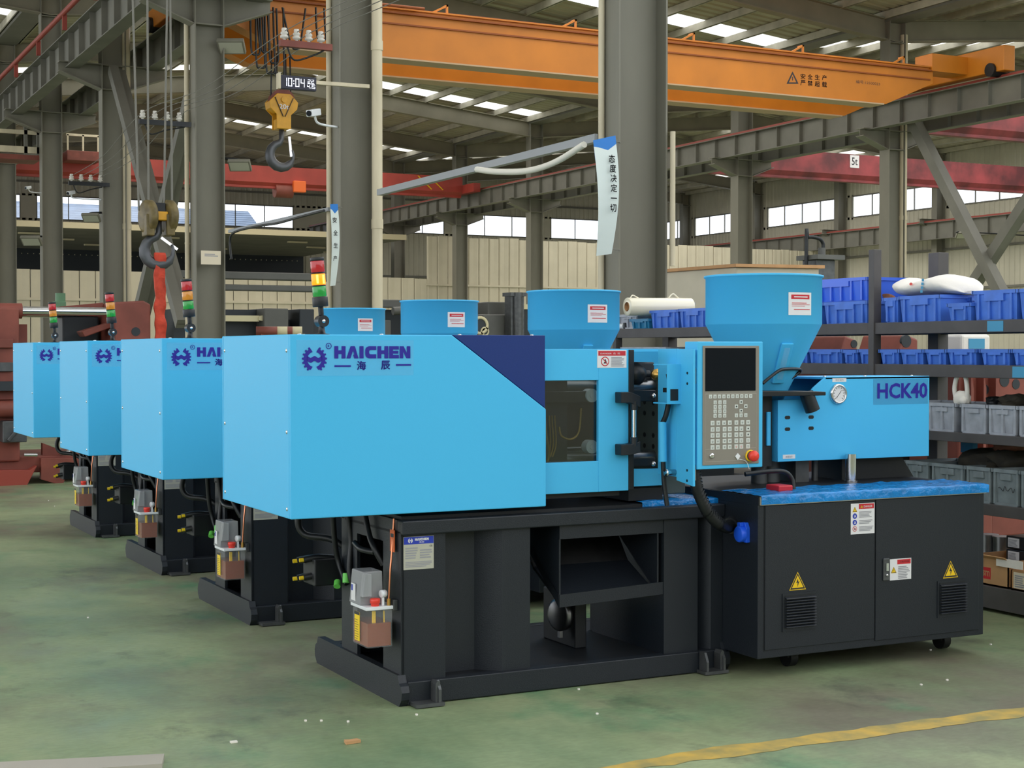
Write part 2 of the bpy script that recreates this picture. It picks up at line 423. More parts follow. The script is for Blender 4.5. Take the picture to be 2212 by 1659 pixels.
cols3 = [y for y in ROWS if y > 30]
mb = MB()
edges = [YF] + [y for y in ROWS if y > 20] + [YB]
for i in range(len(edges) - 1):
    a, b = edges[i] + .5, edges[i + 1] - .5
    if b - a < 1: continue
    if a > 36: window_strip('y', a, b, 8.03, 9.0, 4, X3)
    else: mb.box(X3, X3 + .06, a - .5, b + .5, 7.9, 9.1)
for y in edges[1:]: mb.box(X3, X3 + .06, y - .55, y + .55, 7.9, 9.1)
mb.build('window_pier', 'wall_sheet', wr)

# neighbouring shed seen through the left windows of the back wall
g = thing('neighbouring_shed', 'blue-grey metal roofed shed outside beyond the left back windows', 'building', (17, 84, 0))
mb = MB()
for k in range(16):
    z = 7.4 + k * .15
    mb.add([(7, 84 + k * .3, z), (27.5, 84 + k * .3, z), (27.5, 84.3 + k * .3, z + .12), (7, 84.3 + k * .3, z + .19)], [(0, 1, 2, 3)])
    mb.add([(7, 84.3 + k * .3, z + .12), (27.5, 84.3 + k * .3, z + .12), (27.5, 84.3 + k * .3, z + .15), (7, 84.3 + k * .3, z + .15)], [(0, 1, 2, 3)])
mb.build('roof', 'shed_blue', g); MB().box(7, 27.5, 84, 88, 0, 7.35).build('wall', 'shed_blue', g)

# roof: three gabled bays on frames; sheets, roof lights, purlins and rafters are pieces of the ceiling
ce = struct_root('ceiling')
EZ, RZ = 10.55, 11.6
def roof_slope(xa, za, xb, zb, y0, y1, lights):
    """sheets run from (xa, za) to (xb, zb); a roof light is a translucent strip across the slope"""
    cuts = [y0]
    for c in lights: cuts += [c - .55, c + .55]
    cuts.append(y1)
    V = Vector((xb - xa, 0, zb - za)); L = V.length; V.normalize(); N = Vector((0, 1, 0)).cross(V)
    if N.z < 0: N = -N
    for i in range(len(cuts) - 1):
        if i % 2 == 0:
            a = cuts[i]
            while a < cuts[i + 1] - .05:
                b = min(a + 7.0, cuts[i + 1]); mb = MB(); corrugated(mb, (xa, a, za), (0, 1, 0), V, N, b - a, L, .38, .05); mb.build('roof_sheet', 'roof_sheet', ce); a = b
        else:
            mb = MB(); corrugated(mb, (xa, cuts[i], za), (0, 1, 0), V, N, 1.1, L, .16, .03); mb.build('roof_light', 'skylight', ce)
def bay(xa, xb, y0, frames, lights):
    xm = (xa + xb) / 2
    roof_slope(xa, EZ, xm, RZ, y0, YB, lights); roof_slope(xm, RZ, xb, EZ, y0, YB, lights)
    for k in range(15):
        x = xa + .35 + k * (xb - xa - .7) / 14; z = EZ + (RZ - EZ) * (1 - abs(x - xm) / (xm - xa)) - .02
        MB().box(x - .035, x + .035, y0, YB, z - .2, z).box(x, x + .08, y0, YB, z - .2, z - .185).build('purlin', 'purlin_zinc', ce)
    for y in frames:
        mb = MB()
        for (p, q) in (((xa, EZ), (xm, RZ)), ((xm, RZ), (xb, EZ))):
            zt = -.22; d = .52
            mb.prism([(p[0], p[1] + zt), (q[0], q[1] + zt), (q[0], q[1] + zt - d), (p[0], p[1] + zt - d)], 'y', y - .012, y + .012)
            mb.prism([(p[0], p[1] + zt - d), (q[0], q[1] + zt - d), (q[0], q[1] + zt - d - .03), (p[0], p[1] + zt - d - .03)], 'y', y - .13, y + .13)
            mb.prism([(p[0], p[1] + zt + .02), (q[0], q[1] + zt + .02), (q[0], q[1] + zt), (p[0], p[1] + zt)], 'y', y - .13, y + .13)
        mb.build('rafter', 'rafter_grey', ce)
bay(X1, X2, 19, [y for y in ROWS if y > 24], [22.4, 28.9, 37.1, 52.4, 64.4])  # nearest roof lights lie out of view, kept for extra light
bay(X2, X3, 19, [y for y in ROWS if y > 24], [22.4, 28.9, 37.0, 47, 57, 68])
bay(XL, X1, YF, [y for y in ROWS if y > 24], [-7, -4, -1, 2, 5, 8, 11, 14, 17, 22, 29, 36, 43, 50, 64])  # unseen near roof lights, added close together to light the machines from above
MB().box(X2 - .3, X2 + .3, 19, YB, 10.3, 10.62).build('gutter', 'beam_grey', ce)
MB().box(X1 - .3, X1 + .3, 19, YB, 10.3, 10.62).build('gutter', 'beam_grey', ce)

# cream sheet partition across the hall, tall to the right, low to the left
pw = struct_root('wall_partition')
YP = 61.2
me0 = None
def panel(x0, wd, h):
    mb = MB()
    mb.prism([(x0 + .015, YP), (x0 + wd - .015, YP), (x0 + wd - .015, YP - .05), (x0 + wd - .06, YP - .07), (x0 + wd * .5, YP - .05), (x0 + .06, YP - .07), (x0 + .015, YP - .05)], 'z', 0, h)
    mb.build('panel', 'partition_cream', pw)
x = 26.95
while x < 52: panel(x, .5, 6.45 + random.uniform(-.04, .04)) if x < 48.6 else None; x += .5
x = 9.0
while x < 26.8: panel(x, .62, 4.6 + random.uniform(-.02, .02)); x += .62
MB().box(9, 26.9, YP - .12, YP - .07, 3.42, 3.52).box(26.9, 48.5, YP - .12, YP - .07, 4.3, 4.38).build('rail', 'partition_cream', pw)

# low inner deck behind the partition: flat grey soffit with a pale edge, dark room under it
sl = struct_root('trim_1')
MB().box(-8, 26.9, 63.4, 77.5, 6.45, 6.6).build('soffit', 'slab_grey', sl)
MB().box(-8, 26.9, 63.3, 63.4, 6.42, 6.66).build('edge', 'slab_edge', sl)
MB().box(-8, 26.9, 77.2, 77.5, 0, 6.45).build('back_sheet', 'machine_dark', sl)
for k in range(9):
    x = 10.6 + k * 1.95
    MB().box(x, x + .9, 66 + (k % 3) * 3, 66.2 + (k % 3) * 3, 6.33, 6.4).build('strip_light', 'slab_edge', sl)
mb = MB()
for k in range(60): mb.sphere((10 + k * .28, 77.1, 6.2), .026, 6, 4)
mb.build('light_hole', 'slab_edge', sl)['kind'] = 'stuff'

# ------------------------------------------------------------------ steel frame: columns, runways, braces
def h_column(x, y, h, label, corbel=(1, 1), wd=.5, fw=.34, zc=7.38, group=None, key='column_grey', plate=True):
    t = thing('steel_column', label, 'column', (x, y, 0), group)
    a = wd / 2
    MB().box(x - a + .012, x + a - .012, y - .006, y + .006, 0, h).build('web', key, t)
    for s_ in (-1, 1): MB().box(x + s_ * (a - .009) - .009, x + s_ * (a - .009) + .009, y - fw / 2, y + fw / 2, 0, h).build('flange', key, t)
    MB().box(x - a - .12, x + a + .12, y - fw / 2 - .1, y + fw / 2 + .1, 0, .025).build('base_plate', key, t)
    mb = MB()
    for z in (zc - .5, zc, 9.75):
        mb.box(x - a + .02, x + a - .02, y - fw / 2 + .02, y - .008, z - .012, z + .012); mb.box(x - a + .02, x + a - .02, y + .008, y + fw / 2 - .02, z - .012, z + .012)
    mb.build('stiffener', key, t)
    for s_, on in zip((-1, 1), corbel):
        if not on: continue
        e = x + s_ * (a + .85); f = x + s_ * a
        mb = MB()
        mb.prism([(f, zc), (e, zc), (e, zc - .18), (f, zc - .5)], 'y', y - .008, y + .008)
        mb.box(min(f, e), max(f, e), y - fw / 2 + .03, y + fw / 2 - .03, zc, zc + .02)
        p = Vector((f, y, zc - .5)); q = Vector((e, y, zc - .18)); mb.bar(p, q, fw - .08, .02)
        mb.build('corbel', key, t)
    return t
lab1 = ['grey steel column behind the foremost machine with white slogan banner', 'grey steel column with clock arm and pale downpipe at its right',
        'grey steel column with a paper notice beside the red tower light', 'grey steel column left of the red lifting sling with pale pipe at its right',
        'grey steel column fourth from the slogan column going left', 'grey steel column at the far left edge of the photo', 'farthest left-hand row column out past the left edge']
C1 = [h_column(X1, y, 10.5, lab1[i]) for i, y in enumerate(ROWS[:7])]
lab2 = ['grey column under the right end of the orange crane', 'grey column under the runway left of the beige cabinet hopper', 'hidden column behind the slogan column',
        'pale grey column standing between two middle window bays', 'dark grey column with a thin pale pipe in front of the cream panels', 'far grey column at the left end of the tall cream panels', 'farthest column of the middle row']
for i, y in enumerate(ROWS[3:10]):
    if i == 2: continue
    h_column(X2, y, 10.5, lab2[i], fw=.4, wd=.55)
for i, y in enumerate(ROWS[4:10]): h_column(X3 - .35, y, 10.5, 'grey wall column between bright windows of the right wall', (1, 0), group='columns along the right wall', wd=.5)

def runway(name_label, x, y0, y1, z1=7.98, h=.6, step=1.05, rail='rail_red', side=-1, stiff=True):
    t = thing('crane_runway', name_label, 'beam', (x, y0, z1 - h))
    MB().box(x - .008, x + .008, y0, y1, z1 - h, z1).build('web', 'beam_grey', t)
    MB().box(x - .17, x + .17, y0, y1, z1 - .02, z1).build('top_flange', 'beam_grey', t)
    MB().box(x - .14, x + .14, y0, y1, z1 - h - .02, z1 - h).build('bottom_flange', 'beam_grey', t)
    MB().box(x - .04, x + .04, y0, y1, z1, z1 + .09).build('rail', rail, t)
    y = y0 + .5
    src = None
    while stiff and y < y1:
        o = MB().box(x - .12, x - .008, y - .006, y + .006, z1 - h, z1 - .02).box(x + .008, x + .12, y - .006, y + .006, z1 - h, z1 - .02).build('stiffener', 'beam_grey', t) if src is None else src.copy()
        if src is None: src = o; y_first = y
        else: COL.objects.link(o); o.location = (0, y - y_first, 0)
        y += step
    return t
runway('grey crane runway beam with red rail at the upper left', X1 - .82, 19, 78, h=.68)
runway('grey runway beam carrying the left end of the orange crane', X1 + .82, 19, 77)
runway('grey crane runway beam with red rail carrying the orange crane right end', X2 - .82, 20, 77)
runway('grey runway beam of the right bay on the far side of its columns', X2 + .82, 20, 77)
runway('grey runway beam below the bright windows of the right wall', X3 - 1.15, 36, 77, z1=7.2, h=.75)
# red conductor rail above the left runway
mb = MB().cyl((X1 - 1.05, 19, 8.32), (X1 - 1.05, 60, 8.32), .055, n=8)
for k in range(14): mb.box(X1 - 1.07, X1 - .98, 20 + k * 3, 20.06 + k * 3, 7.98, 8.3)
solo(mb, 'conductor_rail', 'rail_red', 'thin red rail running along the upper left runway beam', 'rail', (X1 - 1.05, 19, 8.3))

def brace(p, q, label, wd=.12):
    mb = MB(); mb.bar(p, q, wd, wd * .9, up=(1, 0, 0)); d = (Vector(q) - Vector(p))
    mb.bar(Vector(p) + Vector((wd * .5, 0, 0)), Vector(q) + Vector((wd * .5, 0, 0)), .02, wd * 1.5, up=(1, 0, 0))
    return solo(mb, 'diagonal_brace', 'beam_grey', label, 'brace', p)
xb = X1
a1, a2 = onX(249, 150, xb), onX(398, 700, xb); b1, b2 = onX(404, 185, xb), onX(268, 760, xb)
brace((xb - .05, a1.y, a1.z), (xb - .05, a2.y, a2.z), 'grey diagonal brace falling to the right behind the near crane hook', .2)
brace((xb + .1, b1.y, b1.z), (xb + .1, b2.y, b2.z), 'grey diagonal brace falling to the left behind the near crane hook', .2)
a1, a2 = onX(1972, 262, X2), onX(2190, 690, X2); b1, b2 = onX(2240, 380, X2), onX(2040, 690, X2)
brace(a1, a2, 'grey diagonal brace falling to the right at the right edge', .26)
brace((X2 + .2, b1.y, b1.z), (X2 + .2, b2.y, b2.z), 'grey diagonal brace rising to the right edge', .26)
# ------------------------------------------------------------------ injection moulding machine (built once in place, then copied)
def logo_letters(mb, O, U, V, w, h):
    """heavy block word, letter outlines on a 0..1 grid"""
    L = {
     'H': [[(0, 0), (.36, 0), (.36, .36), (.64, .36), (.64, 0), (1, 0), (1, 1), (.64, 1), (.64, .66), (.36, .66), (.36, 1), (0, 1)]],
     'A': [[(0, 0), (.34, 0), (.56, .62), (.66, .3), (.56, .3), (.66, 0), (1.02, 0), (.72, 1), (.36, 1)]],
     'I': [[(.0, 0), (.9, 0), (.9, 1), (0, 1)]],
     'C': [[(1, .0), (1, .34), (.45, .34), (.36, .42), (.36, .6), (.45, .68), (1, .68), (1, 1), (.3, 1), (.08, .88), (0, .7), (0, .3), (.08, .12), (.3, 0)]],
     'E': [[(0, 0), (1, 0), (1, .28), (.4, .28), (.4, .38), (.95, .38), (.95, .62), (.4, .62), (.4, .72), (1, .72), (1, 1), (0, 1)]],
     'N': [[(0, 0), (.34, 0), (.34, .55), (.62, 0), (1, 0), (1, 1), (.66, 1), (.66, .45), (.38, 1), (0, 1)]]}
    seq = [('H', 0, .145), ('A', .155, .155), ('I', .325, .06), ('C', .4, .145), ('H', .56, .145), ('E', .715, .13), ('N', .855, .145)]
    for ch, x, wd in seq:
        for pl in L[ch]: mb.poly([((x + u * wd) * w, v * h) for u, v in pl], O, U, V)
def gear_mark(mb, O, U, V, R):
    """gear of two half rings with a wavy bar between them, centred on O"""
    for s_ in (-1, 1):
        out = []; inn = []
        a0, a1 = math.radians(21), math.radians(159); k = 7
        for i in range(k):
            b0 = a0 + (a1 - a0) * i / k; d = (a1 - a0) / k
            for t, r in ((0, .86), (.12, 1), (.5, 1), (.62, .86), (.98, .86)): out.append((s_ * r * math.sin(b0 + d * t) * R, r * math.cos(b0 + d * t) * R))
        for i in range(13):
            b = a0 - .12 + (a1 - a0 + .24) * i / 12; inn.append((s_ * .57 * math.sin(b) * R, .57 * math.cos(b) * R))
        n = len(out)
        for i in range(n - 1):
            j0 = round(i * 12 / (n - 1)); j1 = round((i + 1) * 12 / (n - 1))
            q = [out[i], out[i + 1], inn[j1], inn[j0]] if j0 != j1 else [out[i], out[i + 1], inn[j0]]
            mb.poly(q, O, U, V)
    N = 16; up = []; lo = []
    for i in range(N + 1):
        x = -.6 + 1.2 * i / N; y = .07 * math.cos(3 * PI * x / .6 * .66)
        up.append((x * R, (y + .19) * R)); lo.append((x * R, (y - .19) * R))
    for i in range(N): mb.poly([lo[i], lo[i + 1], up[i + 1], up[i]], O, U, V)
def print_lines(mb, u0, u1, v0, v1, rows, O, U, V, key='grey_print', fill=.55):
    mb.use(key); st = (v1 - v0) / rows
    for i in range(rows):
        e = u1 - (u1 - u0) * random.uniform(0, .3)
        mb.rect(u0, e, v0 + i * st, v0 + (i + fill) * st, O, U, V, .0024)
def warn_tri(mb, cx, cz, r, O, U, V, d, bolt=True, rim='hazard_yellow'):
    mb.use(rim)
    def tri(k, dd): mb.poly([(cx - .9 * r * k, cz - .62 * r * k), (cx + .9 * r * k, cz - .62 * r * k), (cx, cz + .95 * r * k)], O, U, V, dd)
    tri(1.12, d); mb.use('dark_print'); tri(1., d + .0003); mb.use('hazard_yellow'); tri(.76, d + .0006)
    mb.use('dark_print')
    if bolt: mb.poly([(cx + .02 * r, cz + .42 * r), (cx - .2 * r, cz - .02 * r), (cx + .0 * r, cz + .02 * r), (cx - .03 * r, cz - .1 * r), (cx + .22 * r, cz + .14 * r), (cx + .06 * r, cz + .1 * r)], O, U, V, d + .0009).poly([(cx + .22 * r, cz + .14 * r), (cx - .03 * r, cz - .1 * r), (cx + .0 * r, cz - .42 * r), (cx + .1 * r, cz - .06 * r)], O, U, V, d + .0009)
    else: mb.rect(cx - .05 * r, cx + .05 * r, cz - .1 * r, cz + .4 * r, O, U, V, d + .0009).rect(cx - .05 * r, cx + .05 * r, cz - .3 * r, cz - .2 * r, O, U, V, d + .0009)
def ring_sign(mb, cx, cz, r, O, U, V, d, col='red_label', slash=True):
    def disc(k): return [(cx + k * r * math.cos(2 * PI * i / 24), cz + k * r * math.sin(2 * PI * i / 24)) for i in range(24)]
    mb.use(col).poly(disc(1), O, U, V, d); mb.use('white_label' if slash else 'blue_label').poly(disc(.8), O, U, V, d + .0003)
    mb.use('dark_print' if slash else 'white_label').poly([(cx - .4 * r, cz - .45 * r), (cx + .45 * r, cz - .4 * r), (cx + .3 * r, cz + .05 * r), (cx + .1 * r, cz + .5 * r), (cx - .15 * r, cz + .4 * r), (cx - .1 * r, cz)], O, U, V, d + .0006)
    if slash:
        a = .6; mb.use(col).poly([(cx - a * r - .06 * r, cz + a * r - .06 * r), (cx + a * r - .06 * r, cz - a * r - .06 * r), (cx + a * r + .06 * r, cz - a * r + .06 * r), (cx - a * r + .06 * r, cz + a * r + .06 * r)], O, U, V, d + .0009)

def make_machine():
    t = thing('injection_molding_machine', 'foremost light blue injection moulding machine on black base with amber lamp lit', 'machine', (2.42, 5.76, 0), 'blue injection moulding machines')
    b = lambda mb, n, k=None, p=t, bev=0.: mb.build(n, k, p, bev)
    # --- base
    def scallop(u0, u1, z1, s0, s1):     # lower end beam with rounded notched ends
        return [(u0 + .03, .0), (u1 - .03, 0), (u1 - .005, .03), (u1, .06), (u1 - .012, .085), (u1 - .03, .095), (u1 - .045, z1), (u0 + .045, z1), (u0 + .03, .095), (u0 + .012, .085), (u0, .06), (u0 + .005, .03)]
    b(MB().prism(scallop(5.715, 6.76, .125, 0, 0), 'x', 2.405, 2.44), 'end_beam', 'charcoal')
    b(MB().prism(scallop(5.715, 6.76, .125, 0, 0), 'x', 3.99, 4.02), 'end_beam', 'charcoal')
    b(MB().box(2.44, 3.99, 5.735, 5.79, .004, .098), 'front_rail', 'charcoal', bev=.004)
    b(MB().box(2.44, 3.99, 6.66, 6.72, .004, .098), 'rear_rail', 'charcoal', bev=.004)
    b(MB().box(2.44, 3.99, 5.79, 6.66, .075, .095), 'bottom_plate', 'charcoal_dark')
    # left pedestal, front sheet with a folded recess
    pr = [(2.424, 5.76), (2.626, 5.76), (2.66, 5.8), (2.80, 5.8), (2.884, 5.86), (2.90, 5.76), (3.016, 5.76), (3.016, 6.44), (2.424, 6.44)]
    pr = [(2.424, 5.76), (2.62, 5.76), (2.66, 5.86), (2.80, 5.86), (2.884, 5.76), (3.016, 5.76), (3.016, 5.775), (2.89, 5.775), (2.806, 5.875), (2.654, 5.875), (2.612, 5.775), (2.424, 5.775)]
    b(MB().prism(pr, 'z', .095, .702), 'front_sheet', 'charcoal')
    b(MB().box(3.004, 3.016, 5.775, 6.4, .095, .702), 'inner_sheet', 'charcoal')
    mb = MB().box(2.42, 2.435, 5.76, 5.95, .095, .71).box(2.42, 2.435, 6.25, 6.44, .095, .71).box(2.42, 2.435, 5.95, 6.25, .655, .71).box(2.42, 2.435, 5.95, 6.25, .095, .115)
    b(mb, 'end_sheet', 'charcoal')
    b(MB().box(2.435, 3.0, 6.42, 6.44, .095, .7), 'rear_sheet', 'charcoal')
    b(MB().box(2.6, 2.62, 5.9, 6.42, .095, .7), 'inner_rib', 'charcoal_dark')
    # right pedestal
    pr = [(3.69, 5.76), (3.87, 5.76), (3.885, 5.85), (3.941, 5.76), (4.004, 5.76), (4.004, 5.775), (3.945, 5.775), (3.888, 5.868), (3.86, 5.775), (3.69, 5.775)]
    b(MB().prism(pr, 'z', .095, .702), 'front_sheet', 'charcoal')
    b(MB().box(3.69, 3.702, 5.775, 6.4, .095, .702), 'inner_sheet', 'charcoal'); b(MB().box(3.702, 4.0, 6.42, 6.44, .095, .7), 'rear_sheet', 'charcoal')
    # top frame
    b(MB().box(2.42, 4.004, 5.738, 5.80, .7, .757), 'top_rail', 'charcoal', bev=.005)
    b(MB().box(2.42, 4.004, 6.4, 6.46, .7, .757), 'top_rail', 'charcoal', bev=.005)
    b(MB().box(2.42, 2.48, 5.8, 6.4, .7, .757), 'top_rail', 'charcoal')
    b(MB().box(2.44, 4.0, 5.8, 6.4, .745, .77), 'top_plate', 'charcoal_dark')
    # product chute in the open middle
    mb = MB().prism([(3.16, .341), (3.69, .362), (3.69, .70), (3.16, .70), (3.16, .66), (3.64, .665), (3.64, .415), (3.16, .392)], 'y', 5.765, 5.772)
    b(MB().box(3.162, 3.69, 5.765, 5.775, .64, .71), 'chute_frame', 'charcoal'); b(MB().prism([(3.162, .345), (3.69, .365), (3.69, .42), (3.162, .40)], 'y', 5.765, 5.775), 'chute_lip', 'charcoal')
    b(MB().prism([(5.77, .345), (5.77, .40), (6.2, .64), (6.2, .70), (5.78, .70), (6.18, .70)], 'x', 3.16, 3.166), 'chute_side', 'charcoal')
    b(MB().prism([(5.77, .345), (6.25, .70), (5.77, .70)], 'x', 3.162, 3.170), 'chute_side', 'charcoal')
    b(MB().prism([(5.77, .37), (6.25, .70), (5.77, .70)], 'x', 3.66, 3.668), 'chute_side', 'charcoal')
    b(MB().prism([(5.77, .37), (6.02, .49), (6.03, .48), (5.78, .355)], 'x', 3.17, 3.66), 'chute_floor', 'charcoal')
    b(MB().prism([(6.02, .49), (6.2, .72), (6.21, .715), (6.03, .48)], 'x', 3.17, 3.66), 'chute_back', 'steel')
    # pipe clamp and pump block under the chute
    b(MB().lathe((3.36, 6.12, .245), [(.0, -.02), (.06, -.02), (.075, -.012), (.075, .012), (.06, .02), (0, .02)], 20, (1, .25, 0)).box(3.352, 3.368, 6.11, 6.13, .14, .33), 'pipe_clamp', 'steel')
    b(MB().box(3.40, 3.46, 6.05, 6.36, .095, .34), 'valve_block', 'charcoal_dark', bev=.006); b(MB().box(3.02, 3.11, 6.1, 6.4, .34, .5), 'side_box', 'charcoal_dark', bev=.006)
    # levelling feet
    def foot(x, y, f=1):
        mb = MB().use('dull_steel').box(x - .05, x + .075, y - .035, y + .05, .004, .018)
        mb.prism([(x + .04, .018), (x + .055, .018), (x + .06, .1), (x + .048, .105), (x + .04, .09)], 'y', y - .02, y + .03)
        mb.prism([(y - .03, .018), (y + .03, .018), (y + .03, .1), (y - .005, .105), (y - .03, .07)], 'x', x + .05, x + .062)
        return b(mb, 'levelling_foot')
    foot(2.50, 5.70); foot(3.90, 5.70); mb = MB().prism([(5.67, .01), (5.73, .01), (5.73, .1), (5.69, .1), (5.67, .06)], 'x', 3.86, 3.872); b(mb, 'levelling_foot', 'dull_steel')
    # --- clamp cover
    cv = b(MB().prism([(1.945, .788), (3.083, .788), (3.083, 1.203), (2.643, 1.516), (1.945, 1.516)], 'y', 5.74, 5.758).box(1.945, 1.957, 5.758, 6.66, .788, 1.516)
           .box(1.957, 3.079, 5.758, 6.68, 1.503, 1.516).box(1.945, 3.079, 6.664, 6.68, .788, 1.516).box(3.066, 3.079, 5.76, 6.664, .95, 1.503), 'clamp_cover', 'blue_paint', bev=.004)
    b(MB().prism([(2.645, 1.517), (3.079, 1.208), (3.079, 1.517)], 'y', 5.742, 5.757), 'accent_panel', 'navy_paint', bev=.002)
    for z in (1.452, 1.13, .825):
        for y in (5.785, 6.637): b(MB().sphere((1.945, y, z), .0085, 10, 6, (.5, 1, 1)), 'cover_screw', 'chrome')
    for x in (2.0, 2.35, 2.7, 3.04): b(MB().sphere((x, 5.79, 1.517), .009, 10, 6, (1, 1, .5)), 'cover_screw', 'chrome')
    O = Vector((1.95, 5.7398, 0))
    st = b(MB().use('logo_film').card(2.0 - 1.98, 2.469 - 1.95, 1.352, 1.494, O, UX, UZ, .0012), 'logo_decal', None, cv)
    mb = MB().use('logo_blue'); P = Vector((2.044, 5.7384, 1.4175)); gear_mark(mb, P, UX, UZ, .0525)
    logo_letters(mb, Vector((2.127, 5.7384, 1.421)), UX, UZ, .328, .049)
    mb.text('海', (2.222, 5.7384, 1.374), UX, UZ, .04, .037, bold=.028); mb.text('辰', (2.326, 5.7384, 1.375), UX, UZ, .04, .037, bold=.028)
    mb.rect(.127, .197, 1.387, 1.394, Vector((2.0, 5.7384, 0)), UX, UZ); mb.rect(.391, .458, 1.391, 1.398, Vector((2.0, 5.7384, 0)), UX, UZ)
    c = (2.1035, 1.4705)
    for i in range(16):
        a, d = 2 * PI * i / 16, 2 * PI * (i + 1) / 16
        mb.poly([(c[0] + .0095 * math.cos(a), c[1] + .0095 * math.sin(a)), (c[0] + .0095 * math.cos(d), c[1] + .0095 * math.sin(d)), (c[0] + .0125 * math.cos(d), c[1] + .0125 * math.sin(d)), (c[0] + .0125 * math.cos(a), c[1] + .0125 * math.sin(a))][::-1] if False else
                [(c[0] + .0125 * math.cos(a), c[1] + .0125 * math.sin(a)), (c[0] + .0125 * math.cos(d), c[1] + .0125 * math.sin(d)), (c[0] + .0095 * math.cos(d), c[1] + .0095 * math.sin(d)), (c[0] + .0095 * math.cos(a), c[1] + .0095 * math.sin(a))], (0, 5.7384, 0), UX, UZ)
    mb.text('R', (2.0995, 5.7384, 1.4655), UX, UZ, .008, .010, bold=.02)
    b(mb, 'logo', None, cv)
    # --- signal tower
    tw = b(MB().lathe((2.14, 5.92, 1.516), [(.0, 0), (.034, 0), (.034, .004), (.016, .006), (.012, .025), (.012, .04)], 18), 'signal_tower', 'black_plastic')
    b(MB().cyl((2.14, 5.895, 1.572), (2.14, 5.945, 1.572), .024, n=20), 'tilt_joint', 'black_plastic', tw); b(MB().sphere((2.14, 5.894, 1.572), .008, 10, 6, (1, .4, 1)), 'joint_screw', 'chrome', tw)
    tilt = math.radians(4.5); A = Vector((-math.sin(tilt), 0, math.cos(tilt))); B0 = Vector((2.14, 5.92, 1.575))
    def seg(n, k, h0, h1, r): return b(MB().lathe(B0 + A * 0, [(0, h0), (r * .96, h0), (r, h0 + .003), (r, h1 - .003), (r * .96, h1), (0, h1)], 22, A), n, k, tw)
    seg('stem', 'black_plastic', .02, .06, .011); seg('socket', 'black_plastic', .056, .096, .032)
    gr = seg('green_lens', 'lens_green', .097, .139, .0285); seg('ring', 'black_plastic', .139, .145, .0285)
    am = seg('amber_lens', 'lens_lit', .145, .19, .0285); seg('ring', 'black_plastic', .19, .196, .0285); seg('red_lens', 'lens_red', .196, .243, .0285); seg('cap', 'black_plastic', .243, .257, .029)
    core = b(MB().bar(B0 + A * .150 + Vector((-.014, -.0272, 0)), B0 + A * .185 + Vector((-.014, -.0272, 0)), .008, .002, (0, 1, 0)).bar(B0 + A * .150 + Vector((.012, -.0275, 0)), B0 + A * .185 + Vector((.012, -.0275, 0)), .008, .002, (0, 1, 0)), 'lamp_filament', 'lamp_core', tw)
    # --- sliding safety door
    y = 5.79
    mb = MB().box(3.09, 3.37, y, y + .02, 1.323, 1.458).box(3.37, 3.523, y, y + .02, .834, 1.458).box(3.09, 3.37, y, y + .02, .834, .969)
    sd = b(mb, 'safety_door', 'blue_paint', bev=.002)
    b(MB().box(3.523, 3.55, y - .004, y + .03, .836, 1.456), 'edge_strip', 'black_rubber', sd, .003)
    b(MB().box(3.09, 3.37, y + .021, y + .025, .969, 1.323), 'window_pane', 'acrylic', sd)
    mb = MB().prism([(3.45, 1.205), (3.45, 1.245), (3.555, 1.245), (3.555, 1.205)], 'y', y - .012, y)
    for z0, z1, s_ in ((1.213, 1.262, 1), (1.003, 1.052, -1)):
        pass
    for zc, s_ in ((1.235, 1), (1.03, -1)):
        hb = MB()
        hb.prism([(3.452, zc - .024 + .012 * s_), (3.50, zc - .024 + .012 * s_), (3.552, zc - .03 - .004 * s_), (3.552, zc + .02 - .004 * s_), (3.50, zc + .024 + .012 * s_), (3.452, zc + .024 + .012 * s_)], 'y', y - .055, y - .002)
        hb.cyl((3.527, y - .04, zc - .02 - .024 * s_), (3.527, y - .04, zc + .018 - .024 * s_), .017, n=14)
        b(hb, 'handle_bracket', 'black_plastic', sd, .003)
    b(MB().cyl((3.527, y - .04, 1.045), (3.527, y - .04, 1.22), .011, n=14), 'grip', 'chrome', sd)
    O = Vector((0, y, 0)); mb = MB().use('white_label').card(3.362, 3.511, 1.377, 1.455, O, UX, UZ, .0015)
    mb.use('red_label').rect(3.367, 3.506, 1.43, 1.451, O, UX, UZ, .002); mb.use('white_label').text('DANGER  危  险', (3.378, y - .0019, 1.436), UX, UZ, .10, .008)
    ring_sign(mb, 3.401, 1.405, .021, O, UX, UZ, .002); print_lines(mb, 3.432, 3.503, 1.383, 1.426, 8, O, UX, UZ)
    b(mb, 'warning_label', None, sd)
    for z in (1.255, 1.03): b(MB().cyl((3.355, y + .03, z), (3.355, y + .075, z), .03, n=18).cyl((3.355, y + .026, z), (3.355, y + .03, z), .012, n=12), 'door_roller', 'white_plastic', sd)
    # --- clamp unit behind the door
    for yy in (5.93, 6.33):
        for z in (.97, 1.29): b(MB().cyl((2.2, yy, z), (3.95, yy, z), .028, n=16), 'tie_bar', 'steel')
    b(MB().box(3.12, 3.26, 5.87, 6.39, .86, 1.40), 'moving_platen', 'machine_dark', bev=.006)
    mb = MB().box(3.74, 3.87, 5.86, 6.42, .80, 1.34)
    fp = b(mb, 'fixed_platen', 'platen_grey', bev=.006)
    mb = MB()
    for i in range(3):
        for z in (1.215, 1.165, 1.065, 1.015, .94): mb.cyl((3.7385, 5.93 + i * .075, z), (3.7402, 5.93 + i * .075, z), .011, n=12)
    b(mb, 'bolt_hole', 'charcoal_dark', fp); b(MB().box(3.6, 3.76, 5.95, 6.3, 1.31, 1.40), 'platen_head', 'machine_dark', bev=.008)
